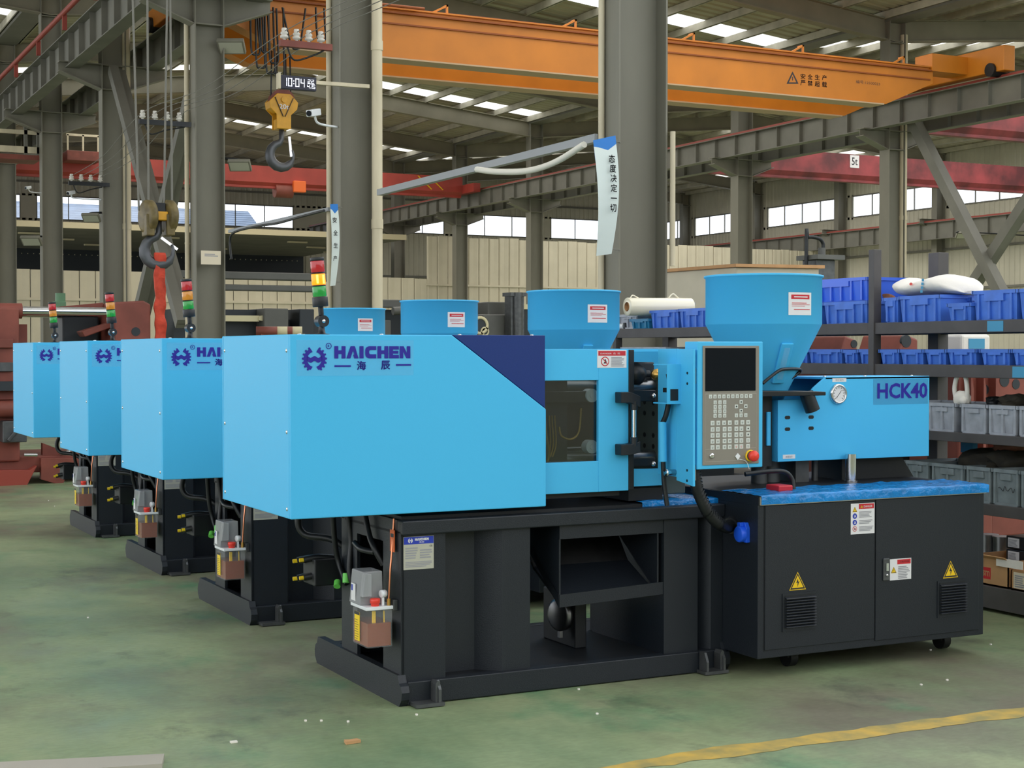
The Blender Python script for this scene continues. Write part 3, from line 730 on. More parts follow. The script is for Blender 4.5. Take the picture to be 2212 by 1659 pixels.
    b(MB().box(3.1, 3.69, 5.83, 5.845, 1.225, 1.275), 'door_rail', 'black_plastic', bev=.004); b(MB().box(3.1, 3.69, 5.83, 5.845, .935, .972), 'door_rail', 'black_plastic', bev=.004)
    for z in (1.25, .945): b(MB().sphere((3.675, 5.826, z), .012, 10, 8), 'rail_bolt', 'chrome')
    b(MB().box(3.95, 4.3, 6.58, 6.6, 1.1, 1.461), 'rear_door', 'blue_paint'); b(MB().box(3.08, 3.95, 6.54, 6.56, .83, 1.42), 'shade_panel', 'charcoal_dark'); b(MB().box(3.5, 3.75, 5.86, 6.58, 1.448, 1.461), 'top_bridge', 'blue_paint')  # dark panel added so the door window shows a shaded interior
    mb = MB().tube([(3.13, 5.85, 1.22), (3.135, 5.84, 1.1), (3.15, 5.84, 1.0), (3.12, 5.84, .96), (3.0, 5.85, .955)], .006).tube([(3.2, 5.84, 1.12), (3.21, 5.835, 1.08), (3.26, 5.835, 1.065), (3.3, 5.84, 1.1), (3.31, 5.84, 1.2)], .005)
    for i in range(3): mb.tube([(3.155 + i * .014, 5.85, 1.17), (3.16 + i * .014, 5.845, 1.05), (3.15 + i * .01, 5.845, .99)], .004)
    b(mb, 'lube_pipe', 'brass'); b(MB().box(3.0, 3.5, 5.83, 5.86, .81, .85), 'slide_base', 'charcoal_dark')
    b(MB().cyl((3.5, 5.92, 1.345), (3.71, 5.92, 1.345), .018, n=12).lathe((3.63, 5.92, 1.345), [(.02, -.04), (.05, -.035), (.055, .02), (.03, .05)], 8, (1, 0, 0)).box(3.575, 3.6, 5.9, 5.94, 1.28, 1.35), 'safety_rod', 'dark_steel')
    b(MB().lathe((3.70, 5.835, 1.345), [(0, -.02), (.024, -.018), (.026, 0), (.012, .004), (.01, .02), (0, .02)], 16, (0, -1, 0)), 'rod_nut', 'brass')
    b(MB().prism([(3.55, .845), (3.745, .845), (3.755, .92), (3.55, .925)], 'y', 5.835, 5.85), 'drip_tray', 'blue_paint', bev=.002)
    b(MB().box(3.56, 3.74, 5.85, 6.3, .78, .835), 'platen_foot', 'charcoal_dark')
    # --- injection side guard beside the panel
    mb = MB().prism([(5.50, .868), (5.63, .885), (5.63, 1.46), (5.50, 1.458)], 'x', 3.67, 3.682).prism([(3.67, 5.63), (3.682, 5.63), (3.694, 5.80), (3.682, 5.80)], 'z', .90, 1.461)
    gd = b(mb, 'side_guard', 'blue_paint', bev=.002)
    mb = MB().box(3.60, 3.672, 5.60, 5.71, 1.388, 1.394).box(3.60, 3.672, 5.60, 5.71, 1.22, 1.226).box(3.60, 3.672, 5.595, 5.601, 1.22, 1.394)
    b(mb, 'switch_box', 'blue_paint', gd, .001); b(MB().box(3.625, 3.655, 5.62, 5.67, 1.27, 1.29).cyl((3.645, 5.645, 1.29), (3.635, 5.65, 1.35), .007, n=10), 'limit_switch', 'charcoal_dark', gd)
    b(MB().box(3.615, 3.655, 5.5935, 5.595, 1.235, 1.285), 'cable_slot', 'charcoal_dark', gd)
    b(MB().tube([(3.648, 5.66, 1.22), (3.642, 5.67, 1.17), (3.635, 5.69, 1.13)], .012), 'cable', 'hose_black', gd); b(MB().tube([(3.64, 5.69, .97), (3.645, 5.69, .87), (3.655, 5.68, .77)], .011), 'cable', 'hose_black', gd)
    b(MB().cyl((3.638, 5.69, .965), (3.635, 5.69, 1.14), .018, n=14), 'gas_strut', 'blue_paint', gd)
    b(MB().lathe((3.67, 5.64, .92), [(0, .05), (.017, .05), (.019, .045), (.015, .04), (.013, .0), (0, 0)], 16, (-1, 0, 0)), 'latch_knob', 'chrome', gd)
    for z in (1.355, 1.31, .935, .89): b(MB().cyl((3.6685, 5.545, z), (3.6705, 5.545, z), .006, n=10), 'screw_hole', 'charcoal_dark', gd)
    # --- control panel
    y = 5.5
    cp = b(MB().box(3.692, 4.036, y, y + .1, .94, 1.4915), 'control_panel', 'blue_paint', bev=.004)
    b(MB().box(3.717, 4.013, y - .004, y, .957, 1.473), 'face_plate', 'panel_grey', cp, .003)
    b(MB().box(3.729, 3.993, y - .0055, y - .004, 1.277, 1.463), 'screen', 'screen', cp)
    mb = MB(); O = Vector((0, y - .004, 0))
    for u0, u1, v0, v1 in ((3.729, 3.999, 1.264, 1.2665), (3.729, 3.7305, 1.03, 1.2665), (3.9975, 3.999, 1.03, 1.2665), (3.729, 3.999, 1.025, 1.027), (3.729, 3.999, .972, .974), (3.729, 3.7305, .972, 1.025), (3.9975, 3.999, .972, 1.025)): mb.rect(u0, u1, v0, v1, O, UX, UZ, .0006)
    b(mb, 'panel_border', 'panel_line', cp)
    kc = {}
    def key(u, v, wd=.0165, hg=.0165, mark=0):
        k = (wd, hg, mark)
        if k in kc:
            o = kc[k][0].copy(); COL.objects.link(o); o.location = (u - kc[k][1], 0, v - kc[k][2]); return
        mb = MB().use('key_white'); O = Vector((u, y - .004, v)); mb.card(-wd / 2, wd / 2, -hg / 2, hg / 2, O, UX, UZ, .0014)
        mb.use({2: 'red_label'}.get(mark, 'key_mark'))
        if mark == 1: mb.poly([(.004 * math.cos(i * PI / 4), .004 * math.sin(i * PI / 4)) for i in range(8)], O, UX, UZ, .002)
        else: mb.rect(-wd * .25, wd * .25, .001, .0025, O, UX, UZ, .002).rect(-wd * .18, wd * .18, -.004, -.002, O, UX, UZ, .002)
        kc[k] = (b(mb, 'key', None, cp), u, v)
    def U(px): return onY(px, 900, y).x
    def Vz(pyz): return onY(1580, 700 + pyz / 5.53, y).z
    for i in range(10): key(U(1460 + (405 + i * 53.3) / 5.53), Vz(862))
    for r in range(4):
        for c in range(3): key(U(1460 + (461 + c * 57) / 5.53), Vz(932 + r * 53))
    for px_, pz in ((771, 932), (715, 985), (827, 985), (771, 1037)): key(U(1460 + px_ / 5.53), Vz(pz), mark=1)
    for i in range(3): key(U(1460 + (715 + i * 56) / 5.53), Vz(1092))
    for px_ in (431, 500, 568, 636, 715, 787, 855): key(U(1460 + px_ / 5.53), Vz(1177), .0195, .0195)
    for r in range(4):
        for px_ in (431, 494, 574, 636, 715, 775, 855): key(U(1460 + px_ / 5.53), Vz(1252 + r * 71), .0195, .0195, 2 if r == 3 and px_ in (715, 775) else (1 if px_ == 855 and r < 2 else 0))
    b(MB().lathe((3.966, y - .004, .992), [(.026, 0), (.026, .006), (.022, .008)], 20, (0, -1, 0)), 'stop_collar', 'hazard_yellow', cp)
    b(MB().lathe((3.966, y - .012, .992), [(.016, 0), (.016, .008), (.0235, .012), (.0245, .022), (.021, .03), (.0, .033)], 22, (0, -1, 0)), 'emergency_stop', 'red_button', cp)
    b(MB().lathe((3.763, y - .004, .998), [(.012, 0), (.012, .006), (.008, .008), (0, .008)], 18, (0, -1, 0)), 'key_switch', 'chrome', cp)
    b(MB().prism([(3.898, .975), (3.912, .992), (3.898, 1.006), (3.884, .992)], 'y', y - .008, y - .006).tube([(3.9, y - .007, .98), (3.94, y - .01, .968), (3.95, y - .02, .935)], .0012), 'key_tag', 'white_plastic', cp)
    for z in (1.345, .928): b(MB().box(3.683, 3.692, y + .01, y + .04, z - .035, z + .03), 'hinge', 'steel', cp)
    # corrugated cable conduit from the panel down into the cabinet
    pts = [(3.74, 5.56, .945), (3.76, 5.56, .84), (3.80, 5.57, .74), (3.87, 5.60, .675), (3.95, 5.63, .655), (4.0, 5.65, .665)]
    pts = [(3.72, 5.57, .945), (3.735, 5.565, .85), (3.785, 5.56, .75), (3.86, 5.58, .69), (3.94, 5.63, .665), (4.006, 5.68, .672)]
    mb = MB().tube(pts, .026, 12)
    cc = b(mb, 'cable_conduit', 'hose_black')
    mb = MB()
    P = [Vector(p) for p in pts]
    for i in range(len(P) - 1):
        for k in range(7):
            p = P[i].lerp(P[i + 1], k / 7); d = (P[i + 1] - P[i]).normalized(); mb.cyl(p - d * .003, p + d * .003, .0292, n=12, cap=False)
    b(mb, 'conduit_rib', 'hose_black', cc)['kind'] = 'stuff'
    b(MB().cyl((3.975, 5.66, .667), (4.006, 5.68, .672), .037, n=16), 'conduit_nut', 'black_plastic', cc)
    # --- hopper
    hx, hy = 4.478, 6.1
    hp = b(MB().lathe((hx, hy, 0), [(.045, 1.12), (.06, 1.14), (.09, 1.2), (.279, 1.577), (.281, 1.58), (.281, 1.802), (.289, 1.806), (.289, 1.815), (.28, 1.817), (.27, 1.815), (.27, 1.57), (.05, 1.2)], 40), 'hopper', 'blue_paint')
    b(MB().lathe((hx, hy, 1.815), [(.0, .004), (.27, -.002)], 40), 'hopper_lid', 'blue_paint', hp)
    b(MB().box(hx - .07, hx + .07, hy - .07, hy + .07, 1.08, 1.13), 'hopper_base', 'blue_paint', hp)
    # sticker wraps the drum
    mb = MB().use('white_label')
    def wrap(a0, a1, z0, z1, r, k=6):
        vs = []
        for i in range(k + 1):
            a = a0 + (a1 - a0) * i / k; vs += [(hx + r * math.cos(a), hy + r * math.sin(a), z0), (hx + r * math.cos(a), hy + r * math.sin(a), z1)]
        mb.add(vs, [(2 * i, 2 * i + 2, 2 * i + 3, 2 * i + 1) for i in range(k)], True)
    a0, a1 = math.radians(-92), math.radians(-65)
    cang = math.radians(-90)
    s0 = -76; s1 = -36
    a0, a1 = math.radians(s0 - 26), math.radians(s0 + 2)
    wrap(a0, a1, 1.62, 1.727, .2822); mb.use('red_label'); wrap(a0 + .05, a1 - .05, 1.695, 1.716, .2828)
    wrap(a0 + .06, a1 - .12, 1.675, 1.678, .2828); wrap(a0 + .06, a1 - .04, 1.668, 1.670, .2828); wrap(a0 + .06, a1 - .16, 1.661, 1.663, .2828); wrap(a0 + .1, a1 - .04, 1.644, 1.648, .2828)
    mb.use('white_label'); wrap(a0 + .1, a1 - .1, 1.703, 1.708, .2834)
    b(mb, 'hopper_label', None, hp)
    # sight glass on the cone
    ang = math.radians(-98); dirh = Vector((math.cos(ang), math.sin(ang), 0))
    def cone_pt(z, off=0.): r = .09 + (z - 1.2) / (1.577 - 1.2) * .189; n_ = Vector((dirh.x, dirh.y, -.45)).normalized(); return Vector((hx, hy, z)) + dirh * r + n_ * off
    side = Vector((-dirh.y, dirh.x, 0))
    mb = MB(); mb.bar(cone_pt(1.30, .006), cone_pt(1.49, .006), .062, .014, up=cone_pt(1.4, 1) - cone_pt(1.4, 0)); b(mb, 'sight_frame', 'blue_paint', hp, .004)
    mb = MB(); mb.bar(cone_pt(1.32, .013), cone_pt(1.47, .013), .03, .006, up=cone_pt(1.4, 1) - cone_pt(1.4, 0)); b(mb, 'sight_glass', 'clear_plastic', hp, .002)
    # --- injection unit cover
    y = 5.92; y2 = 6.27
    out = [(4.432, .922), (5.371, .922), (5.371, 1.325), (4.715, 1.323), (4.642, 1.272), (4.598, 1.219), (4.432, 1.217)]
    ic = b(MB().prism(out, 'y', y, y + .012).box(4.432, 4.444, y + .012, y + .08, .922, 1.217).box(5.359, 5.371, y + .012, y2, .922, 1.313)
           .prism([(4.715, y), (5.371, y), (5.371, y2), (4.432, y2), (4.432, y2 - .05), (4.715, y2 - .05)], 'z', 1.313, 1.325).box(4.38, 5.371, y2 - .012, y2, .922, 1.325), 'injection_cover', 'blue_paint', bev=.002)
    for x in (4.75, 5.0, 5.3): b(MB().sphere((x, y + .05, 1.326), .009, 8, 6, (1, 1, .5)), 'cover_screw', 'chrome', ic)
    mb = MB()
    for px, py in ((1701, 902), (1752, 901), (1701, 927), (1752, 925)):
        p = onY(px, py, y); x0, z0 = p.x, p.z
        pl = []
        for i in range(8): a = -PI / 2 + PI * i / 7; pl.append((x0 + .008 + .0085 * math.cos(a), z0 + .0085 * math.sin(a)))
        for i in range(8): a = PI / 2 + PI * i / 7; pl.append((x0 - .008 + .0085 * math.cos(a), z0 + .0085 * math.sin(a)))
        mb.poly(pl, (0, y, 0), UX, UZ, .0006)
    b(mb, 'cable_slot', 'charcoal_dark', ic)
    gp = onY(1809, 851, y)
    b(MB().lathe((gp.x, y, gp.z), [(.0505, 0), (.0505, .006), (.047, .016), (.04, .018), (.038, .012)], 28, (0, -1, 0)), 'gauge_bezel', 'chrome', ic)
    mb = MB().use('white_label').lathe((gp.x, y - .011, gp.z), [(.039, 0), (0, .0005)], 24, (0, -1, 0)); O = Vector((gp.x, y - .0118, gp.z)); mb.use('dark_print')
    for i in range(11):
        a = math.radians(225 - 27 * i); c_, s_ = math.cos(a), math.sin(a); mb.poly([(.027 * c_ + .0012 * s_, .027 * s_ - .0012 * c_), (.034 * c_ + .0012 * s_, .034 * s_ - .0012 * c_), (.034 * c_ - .0012 * s_, .034 * s_ + .0012 * c_), (.027 * c_ - .0012 * s_, .027 * s_ + .0012 * c_)], O, UX, UZ, .0004)
    mb.poly([(-.018, -.02), (-.015, -.021), (.016, .016), (.0145, .0175)], O, UX, UZ, .0006)
    b(mb, 'gauge_dial', None, ic)
    b(MB().use('white_label').card(4.757, 4.842, 1.288 + .012, 1.288 + .03, Vector((0, y, 0)), UX, UZ, .001).use('grey_print').text('背压调节', (4.775, y - .0012, 1.304), UX, UZ, .05, .01), 'gauge_label', None, ic)
    b(MB().use('logo_film').card(5.01, 5.362, 1.185, 1.312, Vector((0, y, 0)), UX, UZ, .0012), 'model_decal', None, ic)
    b(MB().use('logo_blue').text('HCK40', (5.035, y - .0014, 1.214), UX, UZ, .322, .078, bold=.028), 'model_number', None, ic)
    b(MB().use('white_label').card(4.462, 4.535, .935, .955, Vector((0, y, 0)), UX, UZ, .001).use('grey_print').text('射退动作', (4.478, y - .0012, .94), UX, UZ, .04, .01), 'valve_label', None, ic)
    # purge guard arm with handle and spout
    ia = b(MB().prism([(4.24, 1.265), (4.60, 1.258), (4.655, 1.256), (4.655, 1.238), (4.24, 1.238)], 'y', 5.84, 6.0), 'guard_plate', 'dark_steel', bev=.003)
    b(MB().tube([onY(1648, 828, 5.86), onY(1662, 816, 5.86), onY(1684, 800, 5.87), onY(1700, 797, 5.89), onY(1722, 797, 5.95), onY(1729, 800, 5.97), onY(1722, 808, 5.98), onY(1700, 822, 5.98), onY(1686, 832, 5.98)], .008, 10), 'guard_handle', 'black_plastic', ia)
    b(MB().cyl((4.565, 5.875, 1.25), (4.60, 5.87, 1.165), .034, .036, 20, cap=False).cyl((4.565, 5.875, 1.25), (4.599, 5.87, 1.168), .031, .033, 20), 'spout', 'dark_steel', ia)
    b(MB().box(4.26, 4.42, 5.95, 6.2, .9, 1.25), 'barrel_support', 'charcoal_dark'); b(MB().cyl((3.87, 6.1, 1.07), (4.5, 6.1, 1.07), .05, n=18), 'barrel', 'dark_steel')
    b(MB().box(4.385, 4.405, 5.94, 5.96, 1.0, 1.16), 'guard_strip', 'blue_paint')
    # deck fittings below the cover
    b(MB().cyl((4.42, 6.05, .8), (4.42, 6.05, .95), .04, n=16).cyl((4.52, 6.1, .8), (4.52, 6.1, .95), .05, n=16).box(4.6, 4.68, 6.0, 6.2, .8, .95).cyl((4.755, 6.05, .8), (4.755, 6.05, .95), .016, n=12), 'cylinder_post', 'dull_steel')
    b(MB().cyl((4.84, 5.88, .808), (4.84, 5.88, .95), .026, n=16), 'steel_post', 'chrome'); b(MB().cyl((4.84, 5.88, .806), (4.84, 5.88, .822), .034, n=16), 'post_collar', 'chrome')
    b(MB().prism([(4.9, .81), (5.36, .81), (5.27, .93), (4.9, .95)], 'y', 6.02, 6.24), 'slide_housing', 'charcoal_dark'); b(MB().box(4.02, 5.32, 5.72, 6.5, .80, .812), 'deck_plate', 'charcoal_dark', bev=.002)
    b(MB().box(4.215, 4.295, 5.62, 5.72, .812, .84), 'grease_block', 'red_label', bev=.006)
    b(MB().tube([(4.1, 5.72, .89), (4.22, 5.7, .9), (4.30, 5.69, .895), (4.335, 5.68, .86), (4.335, 5.67, .815)], .011), 'deck_hose', 'hose_black')
    # --- electrical cabinet under the injection end
    y = 5.49
    cb = b(MB().box(4.006, 5.326, y, 6.42, .093, .772), 'control_cabinet', 'charcoal', bev=.003)
    b(MB().prism([(5.478, .772), (5.478, .80), (5.49, .81), (6.4, .81), (6.4, .772)], 'x', 4.014, 5.33), 'cabinet_top', 'plate_silver', cb); b(MB().box(4.006, 4.014, y, 6.42, .772, .811), 'side_edge', 'charcoal', cb)
    def sheet(x0, x1, y0, y1, z, n=30, m_=14):
        mb = MB(); vs = []
        for j in range(m_ + 1):
            for i in range(n + 1):
                v = j / m_; zz = z + .004 + .004 * math.sin(i * 1.7 + j * 2.3) * math.sin(j * 1.1 + i * .4) + random.uniform(-.0015, .0015)
                yy = y0 + (y1 - y0) * max(0, (j - 2)) / (m_ - 2)
                if j == 0: zz = z - .036; yy = y0 - .002
                if j == 1: zz = z - .003; yy = y0 - .003
                vs.append((x0 + (x1 - x0) * i / n, yy, zz))
        return mb.add(vs, [(j * (n + 1) + i, j * (n + 1) + i + 1, (j + 1) * (n + 1) + i + 1, (j + 1) * (n + 1) + i) for j in range(m_) for i in range(n)], True)
    b(sheet(4.01, 5.34, 5.474, 5.78, .812), 'protective_film', 'film_blue', cb); b(sheet(3.6, 4.08, 5.80, 6.2, .775, 14, 8), 'protective_film', 'film_blue', cb)
    for k in range(6): b(MB().sphere((4.02 + k * .26, 5.4775, .782), .0035, 8, 6), 'rivet', 'chrome', cb)
    mb = MB()
    for x0, x1 in ((4.041, 4.655), (4.662, 5.291)):
        d = b(MB().box(x0, x1, y - .006, y + .002, .130 if x0 < 4.5 else .120, .768), 'cabinet_door', 'charcoal', cb, .002)
    b(MB().box(4.655, 4.662, y - .001, y, .125, .768).box(4.036, 4.041, y - .001, y, .125, .768).box(5.291, 5.295, y - .001, y, .115, .768), 'door_gap', 'charcoal_dark', cb)
    def vent(x0, x1, z0, z1):
        mb = MB().use('charcoal').box(x0, x1, y - .010, y - .006, z0, z1).use('charcoal_dark').box(x0 + .012, x1 - .008, y - .0115, y - .010, z0 + .015, z1 - .01).use('charcoal'); n = 11; st = (z1 - z0 - .03) / n
        for k in range(n):
            z = z0 + .018 + k * st; mb.prism([(y - .0115, z), (y - .026, z + .001), (y - .022, z + st * .35), (y - .0115, z + st * .62)], 'x', x0 + .012, x1 - .008)
        return b(mb, 'vent_grille', None, cb)
    vent(4.133, 4.318, .205, .375); vent(5.03, 5.21, .197, .37)
    for cx, cz in ((4.217, .418), (5.112, .412)):
        mb = MB(); warn_tri(mb, cx, cz, .046, Vector((0, y - .006, 0)), UX, UZ, .001); b(mb, 'hazard_sign', None, cb)
    O = Vector((0, y - .006, 0)); mb = MB().use('white_label').card(4.515, 4.652, .617, .757, O, UX, UZ, .0015)
    mb.use('red_label').rect(4.56, 4.648, .731, .754, O, UX, UZ, .002); warn_tri(mb, 4.576, .741, .008, O, UX, UZ, .0023, False); mb.use('white_label').text('DANGER', (4.588, y - .0084, .737), UX, UZ, .05, .010)
    warn_tri(mb, 4.537, .728, .014, O, UX, UZ, .002, False)
    ring_sign(mb, 4.537, .7, .0125, O, UX, UZ, .002, 'blue_label', False); ring_sign(mb, 4.537, .671, .0125, O, UX, UZ, .002, 'blue_label', False); ring_sign(mb, 4.537, .642, .0125, O, UX, UZ, .002)
    print_lines(mb, 4.562, 4.64, .692, .722, 5, O, UX, UZ); print_lines(mb, 4.562, 4.645, .663, .683, 3, O, UX, UZ); print_lines(mb, 4.562, 4.645, .63, .654, 4, O, UX, UZ); b(mb, 'safety_label', None, cb)
    mb = MB().use('white_label').card(4.744, 4.871, .392, .49, O, UX, UZ, .0015); mb.use('red_label').rect(4.787, 4.867, .464, .486, O, UX, UZ, .002); mb.use('dark_print').text('CAUTION', (4.803, y - .0084, .471), UX, UZ, .055, .009)
    warn_tri(mb, 4.766, .437, .017, O, UX, UZ, .002, False); print_lines(mb, 4.792, 4.862, .398, .458, 8, O, UX, UZ); b(mb, 'caution_label', None, cb)
    b(MB().box(4.702, 4.737, y - .014, y - .006, .394, .497), 'door_lock', 'dull_steel', cb, .003); b(MB().box(4.713, 4.726, y - .02, y - .014, .44, .475).sphere((4.72, y - .015, .42), .007, 8, 6), 'lock_lever', 'chrome', cb)
    b(MB().prism([(5.55, .602), (5.604, .602), (5.604, .665), (5.592, .69), (5.562, .69), (5.55, .665)], 'x', 3.985, 4.006).lathe((3.985, 5.58, .638), [(.036, 0), (.036, .02), (.03, .024), (0, .024)], 18, (-1, 0, 0)).box(3.965, 3.985, 5.568, 5.592, .672, .69), 'power_socket', 'socket_blue', cb, .002)
    for x in (4.3, 5.22): b(MB().cyl((x, 5.68, .045), (x + .04, 5.68, .045), .045, n=16).box(x - .01, x + .05, 5.65, 5.71, .045, .093), 'caster', 'black_rubber', cb)
    for x in (4.08, 5.22): b(MB().cyl((x, 6.3, .05), (x + .035, 6.3, .05), .05, n=16).box(x - .01, x + .045, 6.27, 6.33, .05, .093), 'caster', 'black_rubber', cb)
    # --- lubrication pump on the end of the base
    x0, x1, y0, y1 = 2.288, 2.40, 5.80, 5.967
    tk = b(MB().use('clear_plastic').prism([(x0 + .006, y0), (x1, y0), (x1, y1), (x0 + .006, y1), (x0, y1 - .008), (x0, y0 + .008)], 'z', .238, .395), 'oil_pump', None, t, .004)
    b(MB().box(x0 + .005, x1 - .005, y0 + .005, y1 - .005, .243, .338), 'oil', 'oil', tk)
    b(MB().box(x0 + .034, x0 + .046, y0 + .02, y0 + .032, .29, .385).tube([(x1 - .03, y0 + .02, .385), (x1 - .03, y0 + .02, .285), (x1 - .045, y0 + .02, .275), (x0 + .03, y0 + .02, .275)], .003), 'filter', 'hazard_yellow', tk)
    b(MB().box(x0 - .006, x1 + .012, y0 - .006, y1 + .004, .393, .407), 'pump_flange', 'white_plastic', tk, .002)
    b(MB().prism([(x0 - .012, .407), (x1 - .02, .407), (x1 - .024, .545), (x0 + .0, .545)], 'y', y0 + .05, y1 + .004).prism([(x0 - .012, .445), (x0 + .03, .445), (x0 + .03, .54), (x0 + .0, .545)], 'y', y0 + .02, y0 + .05), 'pump_hood', 'smoked_clear', tk, .004)
    b(MB().lathe((x0 + .045, y0 + .024, .407), [(.017, 0), (.018, .01), (.021, .012), (.021, .028), (.018, .031), (0, .031)], 18), 'filler_cap', 'red_button', tk)
    b(MB().lathe((x1 - .035, y0 + .02, .455), [(0, -.012), (.016, -.012), (.016, .008), (.014, .01), (0, .01)], 18, (-1, -.3, 0)).box(x1 - .04, x1 - .03, y0 + .015, y0 + .03, .407, .44), 'pressure_dial', 'white_plastic', tk)
    b(MB().cyl((x1 - .012, y0 + .01, .40), (x1 - .012, y0 + .01, .435), .009, n=12), 'pipe_fitting', 'brass', tk); b(MB().tube([(x1 - .012, y0 + .01, .43), (x1 - .004, y0 + .012, .55), (x1 + .006, y0 + .02, .62), (x1 + .02, y0 + .03, .76)], .0045), 'copper_pipe', 'copper', tk)
    b(MB().box(x1, x1 + .02, y0 - .01, y0 + .04, .385, .43), 'pump_bracket', 'dull_steel', tk, .003)
    mb = MB().use('yellow_label').card(-y1 + .03, -y0 - .08, .255, .375, Vector((x0 - .0005, 0, 0)), UYn, UZ, .001); print_lines(mb, -y1 + .035, -y0 - .085, .262, .35, 9, Vector((x0 - .0005, 0, 0)), UYn, UZ, 'dark_print', .2); mb.use('dark_print').rect(-y1 + .03, -y0 - .08, .362, .375, Vector((x0 - .0005, 0, 0)), UYn, UZ, .0016)
    b(mb, 'pump_label', None, tk); mb = MB().use('white_label').card(-y1 + .02, -y0 - .1, .42, .49, Vector((x0 - .011, 0, 0)), UYn, UZ, .001); mb.use('blue_label').rect(-y1 + .022, -y1 + .04, .46, .485, Vector((x0 - .011, 0, 0)), UYn, UZ, .0014); b(mb, 'rating_label', None, tk)
    # --- name plate and orange tag
    O = Vector((0, 5.76, 0)); mb = MB().use('plate_silver').card(2.432, 2.567, .555, .69, O, UX, UZ, .0015)
    mb.use('blue_label').rect(2.433, 2.566, .659, .689, O, UX, UZ, .002); mb.use('white_label'); gear_mark(mb, Vector((2.462, 5.758, .674)), UX, UZ, .011); logo_letters(mb, Vector((2.482, 5.7578, .673)), UX, UZ, .062, .010); mb.text('海辰', (2.5, 5.7578, .663), UX, UZ, .024, .007)
    print_lines(mb, 2.44, 2.5, .6, .65, 5, O, UX, UZ); print_lines(mb, 2.505, 2.56, .6, .64, 4, O, UX, UZ); print_lines(mb, 2.44, 2.56, .565, .59, 4, O, UX, UZ)
    mb.use('dark_print').text('CE', (2.548, 5.7576, .645), UX, UZ, .012, .007)
    b(mb, 'name_plate')
    tagm = MB().use('orange_tag').prism([(-5.845 + .0, .62), (-5.80, .61), (-5.797, .70), (-5.842, .705)], 'y', 0, .001) if False else MB().use('orange_tag').box(2.408, 2.411, 5.80, 5.845, .625, .715).use('dark_print').box(2.4075, 2.408, 5.806, 5.838, .685, .70)
    b(tagm, 'hang_tag')
    # --- hoses and valve block at the end
    hs = b(MB().box(2.3, 2.42, 6.46, 6.62, .40, .52), 'valve_manifold', 'charcoal_dark', bev=.006)
    for yy, z in ((6.49, .515), (6.58, .50), (6.49, .435), (6.58, .42)):
        b(MB().tube([(2.42, yy, z), (2.33, yy + .01, z + .01), (2.27, yy + .03, z)], .016), 'hose_fitting', 'hose_black', hs); b(MB().cyl((2.275, yy + .03, z), (2.25, yy + .034, z - .002), .009, n=10), 'yellow_cap', 'yellow_label', hs)
    for k, p in enumerate([[(2.34, 6.6, .8), (2.28, 6.62, .70), (2.30, 6.6, .62), (2.40, 6.5, .60), (2.5, 6.42, .52)], [(2.36, 6.4, .8), (2.38, 6.42, .6), (2.40, 6.42, .5), (2.41, 6.35, .42)], [(2.4, 6.34, .8), (2.42, 6.32, .62), (2.41, 6.3, .45), (2.5, 6.25, .33)],
                           [(2.39, 6.1, .8), (2.395, 6.05, .68), (2.4, 6.0, .62), (2.43, 5.97, .55)], [(2.39, 6.2, .62), (2.38, 6.1, .605), (2.41, 6.02, .6)]]):
        b(MB().tube(p, .013 if k else .016, 8), 'hydraulic_hose', 'hose_black')
    for p, q in (((2.40, 6.33, .47), (2.395, 6.32, .43)), ((2.40, 6.44, .42), (2.39, 6.42, .40))): b(MB().cyl(p, q, .016, n=10), 'green_plug', 'green_plug')
    return t, tw, am, core, hp, ia
mach, tower, amber, core, hopper, guard = make_machine()
ML = ['second blue injection moulding machine from the front, partly hidden by the foremost one', 'third blue injection moulding machine from the front', 'rearmost blue injection moulding machine at the far left of the row']
amber_off = amber.data.copy(); amber_off.materials.clear(); amber_off.materials.append(M['lens_amber'])
for (dx, dy, hd), lb in zip(((.014, 2.07, .086), (.047, 4.078, .058), (.09, 6.31, .20)), ML):
    c = copy_tree(mach); c.location = (2.42 + dx, 5.76 + dy, 0); c['label'] = lb; del c['group']
    for ch in c.children:
        if ch.name.startswith('hopper'): ch.location.x += hd
        if ch.name.startswith('signal_tower'):
            for k in list(ch.children):
                if k.name.startswith('amber_lens'): k.data = amber_off
                if k.name.startswith('lamp_filament'): bpy.data.objects.remove(k)
        if ch.name.startswith(('name_plate', 'hang_tag')): pass
del mach['group']
# ------------------------------------------------------------------ storage rack along the right, with bins and crates
RX, RB = 6.2, 6.72
Y0R, Y1R = 4.4, 10.42
LV = [(1.553, 1.623), (1.30, 1.372), (.932, .986), (.536, .60), (.02, .143)]
rk = thing('storage_rack', 'long dark steel storage rack with five shelves standing behind the machines', 'rack', (RX, 7.3, 0))
for y in (4.45, 7.3, 10.36):
    MB().box(RX, RX + .06, y + .025, y + .075, 0, 2.07 if y != 10.36 else 1.6).build('front_post', 'rack_steel', rk, .003)
    MB().box(RB - .085, RB, y - .06, y + .03, 0, 2.06 if y != 10.36 else 1.6).build('rear_post', 'rack_steel', rk, .003)
for z0, z1 in LV:
    MB().box(RX + .01, RX + .06, Y0R, Y1R, z0, z1).build('shelf_beam', 'rack_steel', rk, .003)
    MB().box(RB - .06, RB - .01, Y0R, Y1R, z0, z1).build('shelf_beam', 'rack_steel', rk)
    MB().box(RX + .06, RB - .06, Y0R, Y1R, z1 - .03, z1 - .004).build('shelf_deck', 'rack_steel', rk)
for px, py, lv in ((2150, 708, 0), (2205, 808, 1)):
    p = onX(px, py, RX + .01); MB().box(RX + .0085, RX + .01, p.y - .06, p.y + .06, LV[lv][0] + .006, LV[lv][1] - .006).build('paint_spot', 'rack_touchup', rk)
def Yp(px, X=RX + .03): return onX(px, 800, X).y
